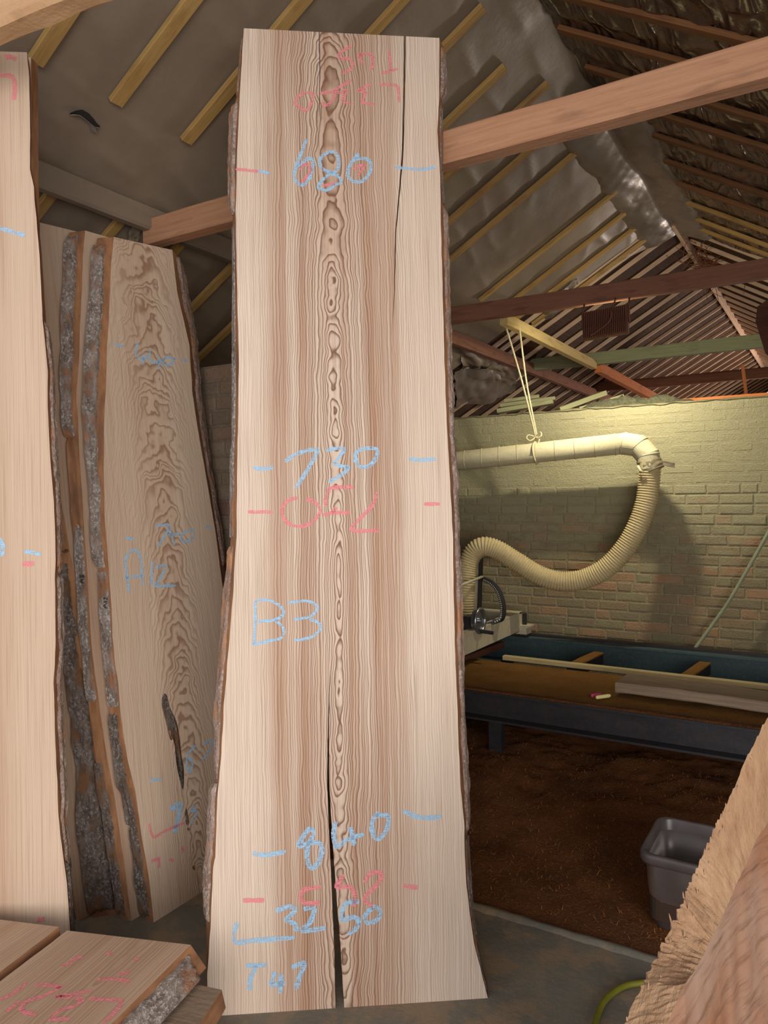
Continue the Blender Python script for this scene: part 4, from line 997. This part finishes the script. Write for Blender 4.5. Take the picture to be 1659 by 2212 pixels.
a12.bark('L', 525, 1225, .38, .016, M['bark_grey'], 240, 21., rag=.12); a12.bark('L', 1232, 1530, .12, .004, M['bark_grey'], 245, 22., rag=.08); a12.bark('L', 1535, 1800, .42, .016, M['bark_dark'], 280, 23., rag=.15); a12.bark('L', 1780, 1995, .38, .016, M['bark_dark'], 315, 24., rag=.15)
a12.bark('R', 555, 1230, .45, .012, M['bark_pink'], 420, 25., rag=.2)
Z7, Z8 = (0, 400, 2.764), (0, 1150, 2.083)
a12.chalk('blue', .009, Z7, [[(680, 950), (738, 962)], [(820, 940), (810, 1010), (850, 1040), (880, 1020)], [(855, 1010), (855, 1080)], [(895, 985), (890, 1040), (940, 1060), (985, 1035)], [(945, 1020), (950, 1100)], [(1045, 1035), (990, 1030), (970, 1060), (1010, 1075), (1045, 1035)], [(1085, 1045), (1120, 1045)],
    [(745, 2105), (800, 2115)], [(925, 2035), (1010, 2030), (985, 2090), (940, 2160)], [(1005, 2030), (1040, 2150)], [(1005, 2090), (1070, 2080)], [(1150, 2055), (1090, 2080), (1085, 2125), (1130, 2125), (1155, 2090), (1150, 2055)], [(1225, 2040), (1260, 2040)]])
a12.chalk('blue', .010, Z8, [[(580, 270), (570, 190), (565, 120), (600, 80), (630, 110), (640, 240)], [(560, 205), (640, 195)], [(685, 130), (680, 240)], [(700, 160), (745, 150), (720, 210), (700, 240), (790, 238)], [(675, 1115), (725, 1110)], [(880, 960), (840, 1010), (850, 1080), (865, 1040), (845, 1010)], [(915, 950), (960, 945), (910, 1030)], [(885, 1225), (860, 1250), (885, 1260), (860, 1310)]])
a12.chalk('blue', .022, Z8, [[(765, 1245), (810, 1235), (785, 1355)]])
a12.chalk('pink', .009, Z8, [[(670, 1310), (690, 1370), (740, 1345), (830, 1305)], [(680, 1480), (720, 1465)], [(715, 1470), (715, 1510)], [(760, 1470), (780, 1480)], [(820, 1410), (825, 1440)]])
def inlay(sl, name, z, poly, mat, h=.0015):
    P = catmull([(*sl.uv(z[0]+x/z[2], z[1]+y/z[2]), 0) for x, y in poly+[poly[0]]], 5)[:-1]
    c = sum(P, Vector())/len(P); V = [(p.x, p.y, -.004*sl.sg) for p in P]+[(p.x, p.y, h*sl.sg) for p in P]+[(c.x+(p.x-c.x)*.7, c.y+(p.y-c.y)*.9, (h*.4+.002*nz(i*.8, 2))*sl.sg) for i, p in enumerate(P)]
    n = len(P); Fc = [(i, (i+1) % n, n+(i+1) % n, n+i) for i in range(n)]+[(n+i, n+(i+1) % n, 2*n+(i+1) % n, 2*n+i) for i in range(n)]+[tuple(range(2*n, 3*n))]
    return mk(name, V, Fc, mat, sl.root, sl.M, smooth=True)
inlay(a12, 'bark_pocket', Z8, [(738, 725), (750, 735), (765, 790), (792, 850), (806, 920), (815, 1000), (826, 1070), (824, 1150), (815, 1140), (797, 1060), (782, 940), (765, 930), (745, 850), (730, 790), (728, 750)], M['bark_dark'])['label'] = 'long dark bark pocket'
inlay(a12, 'knot', Z8, [(838, 1240), (848, 1290), (846, 1315), (836, 1310), (832, 1265)], M['bark_dark'])
inlay(a12, 'knot', Z8, [(846, 1327), (854, 1335), (848, 1343), (842, 1335)], M['bark_dark'])
inlay(a12, 'knot', Z8, [(870, 1498), (878, 1508), (874, 1520), (866, 1510)], M['bark_dark'])
def ext(poly, dx): return [(x+dx, y) for x, y in poly]
farR = [(330, 540), (400, 800), (440, 1100), (480, 1400), (530, 1850)]
a11l = [(184, 498), (179, 549), (177, 629), (173, 699), (171, 778), (165, 848), (164, 868), (168, 885), (171, 979), (177, 1059), (180, 1119), (187, 1208), (192, 1297), (197, 1390), (206, 1463), (214, 1517), (221, 1571), (231, 1635), (248, 1724), (260, 1809), (272, 1893), (285, 2000)]
a11o = [(152, 494), (144, 532), (143, 609), (139, 645), (137, 669), (138, 758), (136, 828), (139, 864), (139, 900), (141, 924), (147, 940), (150, 999), (154, 1039), (157, 1099), (162, 1148), (166, 1218), (170, 1278), (173, 1354), (176, 1381), (182, 1418), (184, 1463), (192, 1530), (203, 1607), (214, 1698), (226, 1756), (236, 1820), (247, 1900), (262, 2000)]
a11 = aslab('live_edge_slab', 'slab edge marked A11 second in the left stack', -2.385, a11l, farR, a11o, None, .058, M['lft'], wr=.03)
a11.bark('L', 500, 940, .40, .016, M['bark_grey'], 170, 31., rag=.08); a11.bark('L', 942, 1140, .12, .006, M['cambium'], 175, 32.); a11.bark('L', 1130, 1520, .2, .005, M['bark_grey'], 195, 33., rag=.12); a11.bark('L', 1640, 1995, .5, .012, M['bark_dark'], 255, 34.)
a10l = [(75, 478), (85, 700), (105, 900), (118, 1000), (131, 1079), (139, 1119), (149, 1178), (158, 1228), (168, 1300), (178, 1400), (192, 1520), (208, 1640), (226, 1750), (238, 1820), (250, 1912), (258, 2000)]
a10o = [(45, 478), (60, 700), (80, 900), (95, 1000), (108, 1079), (115, 1178), (120, 1300), (132, 1400), (142, 1437), (150, 1463), (150, 1490), (156, 1530), (163, 1553), (162, 1607), (172, 1653), (174, 1698), (170, 1761), (174, 1809), (181, 1852), (186, 1900), (193, 1941), (204, 2000)]
a10 = aslab('live_edge_slab', 'slab marked A10 third in the left stack with thick dark bark', -2.475, a10l, farR, a10o, None, .06, M['lft'], wr=.03)
a10.bark('L', 1215, 1460, .25, .012, M['bark_dark'], 160, 41., rag=.15); a10.bark('L', 1440, 1998, .10, .022, M['bark_dark'], 190, 42., rag=.2)
a9l = [(30, 500), (70, 900), (95, 1300), (120, 1500), (130, 1700), (144, 1845), (158, 1920), (173, 1998)]
a9 = aslab('live_edge_slab', 'pale slab fourth in the left stack showing only a narrow strip', -2.565, a9l, farR, ext(a9l, -22), None, .055, M['lft'], wr=.03)
a9.bark('L', 1850, 1995, .3, .010, M['bark_dark'], 160, 51.)
# marker lettering on the edges
def edge_letters(sl, polyset, wd, z, lift=.02):
    V, Fc = [], []
    d = np.array(sl.data)
    for st_ in polyset:
        C_ = []
        for x, y in st_:
            px, py = z[0]+x/z[2], z[1]+y/z[2]
            # meet the waney edge surface by bisection between front and back plane
            lo, hi = 0., 1.
            for _ in range(22):
                m_ = (lo+hi)/2; u, v = sl.uv(px, py, -sl.t*m_)
                e = np.interp(v, d[:, 0], d[:, 1]); bk = np.interp(v, d[:, 0], d[:, 2])
                if u > e+(bk-e)*m_: hi = m_
                else: lo = m_
            u, v = sl.uv(px, py, -sl.t*lo); C_.append(Vector((u-.011, v, -sl.t*lo*sl.sg+.006*sl.sg)))
        n0 = len(V)
        for i, q in enumerate(C_):
            T = (C_[min(i+1, len(C_)-1)]-C_[max(i-1, 0)]).normalized(); Nn = T.cross(Vector((-.75, 0, .66*sl.sg))).normalized()*wd/2
            V += [q+Nn, q-Nn]
        for i in range(len(C_)-1): Fc.append((n0+2*i, n0+2*i+1, n0+2*i+3, n0+2*i+2))
    return mk('marker_lettering', V, Fc, M['ink'], sl.root, sl.M)
ZE = (60, 880, 5.03)
edge_letters(a11, [[(625, 1905), (575, 1890), (620, 1860)], [(600, 1905), (597, 1868)], [(575, 1845), (632, 1842)], [(575, 1830), (632, 1827)]], .003, ZE)
edge_letters(a12, [[(880, 2180), (830, 2160), (875, 2125)], [(855, 2180), (852, 2140)], [(835, 2115), (880, 2105)], [(845, 2085), (840, 2070), (850, 2065), (880, 2090), (882, 2065)]], .003, ZE)
edge_letters(a10, [[(365, 1590), (385, 1540), (400, 1580)], [(370, 1570), (405, 1562)], [(425, 1540), (418, 1585)], [(445, 1540), (430, 1560), (440, 1578), (456, 1560), (445, 1540)]], .003, ZE)

# ---- the slab at the left border, and one more behind it
Yl = 2.40
Pb = ondepth(0, 1600, Yl); Pb[2] = 0
Ul = np.array([RGT[0], RGT[1], 0]); Ul /= np.linalg.norm(Ul); nl = np.cross(Ul, Zv); nl = nl if nl@(CAM-Pb) > 0 else -nl
lr = [(58, 113), (63, 164), (65, 276), (65, 368), (73, 405), (78, 470), (85, 545), (92, 689), (103, 798), (103, 880), (109, 999), (116, 1079), (120, 1178), (119, 1258), (120, 1390), (116, 1481), (119, 1589), (124, 1698), (126, 1761), (134, 1833), (144, 1905), (150, 1992), (156, 2120), (160, 2226)]
lo_ = [(61, 113), (66, 164), (68, 276), (68, 368), (76, 405), (82, 470), (90, 545), (99, 689), (112, 798), (114, 880), (121, 999), (127, 1079), (129, 1178), (129, 1258), (132, 1390), (130, 1481), (133, 1589), (138, 1698), (139, 1761), (143, 1833), (149, 1905), (153, 1992), (159, 2120), (164, 2226)]
Lf = Slab('live_edge_slab', 'slab cut off by the left border with pink and blue chalk', None, Pb, Ul, Zv-nl*.02, .05, M['lft'], [(-190, 105), (-200, 600), (-215, 1200), (-230, 1700), (-240, 2226)], lr, [(-195, 105), (-210, 1200), (-250, 2226)], lo_)
Lf.bark('R', 690, 1240, .45, .010, M['bark_pink'], 110, 61., rag=.3); Lf.bark('R', 1240, 1900, .5, .010, M['bark_pink'], 120, 62., rag=.3); Lf.bark('R', 1860, 2100, .4, .012, M['bark_dark'], 140, 63.)
ZL = (0, 90, 5.39)
Lf.chalk('pink', .012, ZL, [[(65, 190), (110, 175), (190, 205)], [(0, 395), (120, 400), (165, 450), (175, 560), (160, 680)]])
Lf.chalk('pink', .012, Z8, [[(100, 143), (155, 140)]]); Lf.chalk('pink', .012, (60, 1640, 4.1475), [[(80, 1440), (155, 1430)]])
Lf.chalk('blue', .011, Z7, [[(0, 255), (60, 275), (150, 300)], [(-60, 2150), (-20, 2105), (10, 2130), (18, 2165), (5, 2205), (-40, 2200)]]); Lf.chalk('blue', .010, Z8, [[(110, 85), (145, 90), (185, 98)]])
L2 = Slab('live_edge_slab', 'thin edge of a slab hidden behind the left border slab', None, Pb-nl*.075, Ul, Zv-nl*.02, .04, M['lft'], [(-150, 122), (-160, 1200), (-170, 2200)], [(67, 124), (68, 300), (69, 400), (72, 480), (60, 900), (50, 2200)], wr=.004, wl=.01)

# ---- slabs lying on bearers in the lower left corner
HZ = .36
def fslab(name, label, z, far_l, far_r, near_l, near_r, t, wl, wr, mat):
    """lies flat: V runs away from the viewer"""
    P = np.array(onz(*near_l, z)); Q = np.array(onz(*far_l, z))
    Vd = Q-P; Vd /= np.linalg.norm(Vd); Ud = np.array([Vd[1], -Vd[0], 0.])
    return Slab(name, label, 'slabs stacked flat in the lower left corner', P, Ud, Vd, t, mat, [far_l, near_l], [far_r, near_r], None, None, wl, wr, rows=90)
def lerp2(a, b, k): return (a[0]+(b[0]-a[0])*k, a[1]+(b[1]-a[1])*k)
f1 = fslab('flat_slab', 'flat slab cut off by the left border lying beside the pink marked one', HZ, (-230, 1958), (127, 2002), (-700, 2200), (-330, 2355), .055, .01, .012, M['flr'])
f2 = fslab('flat_slab', 'flat slab covered in pink chalk scribbles with bark edge', HZ-.004, (145, 2010), (412, 2041), (-320, 2362), (60, 2394), .058, .012, .052, M['flr'])
f2.bark('R', 2041, 2380, .18, .016, M['bark_grey'], 330, 71., rag=.12, dens=.005)
ZF = (0, 1940, 3.318)
f2.chalk('pink', .011, ZF, [[(500, 450), (590, 420)], [(440, 495), (520, 460)], [(700, 585), (810, 580), (930, 600)], [(850, 550), (930, 530)], [(70, 700), (130, 660), (190, 605)], [(0, 730), (70, 700)], [(250, 625), (350, 625), (440, 640)], [(440, 640), (320, 700), (180, 750), (150, 810)], [(390, 705), (520, 690), (660, 665)], [(400, 710), (580, 725), (530, 775), (440, 800), (370, 850)], [(640, 720), (760, 730), (870, 745), (810, 830), (740, 900)], [(350, 870), (500, 870)], [(40, 820), (140, 740)], [(760, 400), (800, 395)], [(960, 450), (990, 430)], [(150, 810), (260, 840)]])
f3 = fslab('flat_slab', 'grey lower slab poking out beneath the pink marked one', .285, (330, 2106), (479, 2138), (150, 2300), (300, 2420), .05, .01, .012, M['oldplank'])
zb = .285-.05
for k, (px, py) in enumerate([(330, 2150), (120, 2330)]):
    c = onz(px, py, zb)
    timber_o = timber('bearer', (c[0]-.75, c[1]-.20, zb/2), (c[0]+.18, c[1]+.04, zb/2), .09, zb, M['oldplank'])
    tag(timber_o, ['hidden bearer under the far end of the flat slabs', 'hidden bearer under the near end of the flat slabs'][k], 'bearer')
c = onz(-150, 2100, .305)
tag(timber('spacer', (c[0]-.5, c[1]-.1, .262), (c[0]+.25, c[1]+.10, .262), .06, .07, M['oldplank']), 'spacer block between the flat slabs', 'spacer')

# ---- rough timber in the right foreground
L1 = [(1700, 1462), (1651, 1560), (1611, 1637), (1576, 1719), (1543, 1784), (1517, 1843), (1487, 1905), (1473, 1946), (1440, 2014), (1411, 2073), (1384, 2129), (1343, 2212), (1300, 2300)]
L2_ = [(1700, 1722), (1659, 1778), (1635, 1811), (1611, 1870), (1590, 1911), (1571, 1955), (1552, 1996), (1535, 2030), (1517, 2067), (1498, 2100), (1478, 2129), (1440, 2212), (1395, 2300)]
n = 120
def along(poly, t):
    s = t*(len(poly)-1); i = min(int(s), len(poly)-2); return lerp2(poly[i], poly[i+1], s-i)
V, Fc, idx = [], [], []
rows = []
for i in range(n+1):
    t = i/n; Yd = 1.52-.42*t
    a = along(L1, t); b = along(L2_, t)
    saw = .005*((i*.37) % 1)+.006*nz(i*.5, 3); A_ = Vector(ondepth(a[0], a[1], Yd)); B_ = Vector(ondepth(b[0], b[1], Yd-.03))
    dirv = (B_-A_).normalized(); A_ = A_+dirv*saw
    mid = [A_.lerp(B_, k/6)+Vector((0, 0, .0035*nz(i*.6, k*2.1))) for k in range(7)]
    down = [Vector((B_.x+.03*k/5+.012*nz(i*.08, k), B_.y-.02*k/5, B_.z*(1-k/5))) for k in range(1, 6)]
    back = [Vector((A_.x-.02, A_.y+.02, 0))]
    rows.append(mid+down+back)
m_ = len(rows[0])
for r_ in rows: V += r_
for i in range(n):
    for k in range(m_):
        Fc.append((i*m_+k, i*m_+(k+1) % m_, (i+1)*m_+(k+1) % m_, (i+1)*m_+k)); idx.append(0 if k < 6 else 1)
Fc += [tuple(range(m_)), tuple(range(n*m_+m_-1, n*m_-1, -1))]; idx += [1, 1]
Fc = [tuple(reversed(q)) for q in Fc]
fo = empty('rough_timber', (V[m_*60][0], V[m_*60][1], 0)); tag(fo, 'rough sawn thick timber standing in the right foreground', 'timber')
mk('timber_body', V, Fc, [M['endgrain'], M['weathered']], fo, None, idx)
parts = []
for k in range(46):
    i = random.randrange(4, n-2); A_ = rows[i][0]; d = (rows[i][1]-rows[i][0]).normalized(); tt = (rows[i+1][0]-rows[i][0]).normalized()
    q = A_+d*random.uniform(.0, .03); e = -d*random.uniform(.001, .004)+tt*random.uniform(-.009, .004)+Vector((0, 0, random.uniform(0, .008)))
    parts.append(tubedata([q, q+e*.6, q+e], lambda i_: (.002, .0014, .0004)[i_], 4, False))
v, f = joined(parts); o = mk('splinters', v, f, M['endgrain'], fo); o['kind'] = 'stuff'
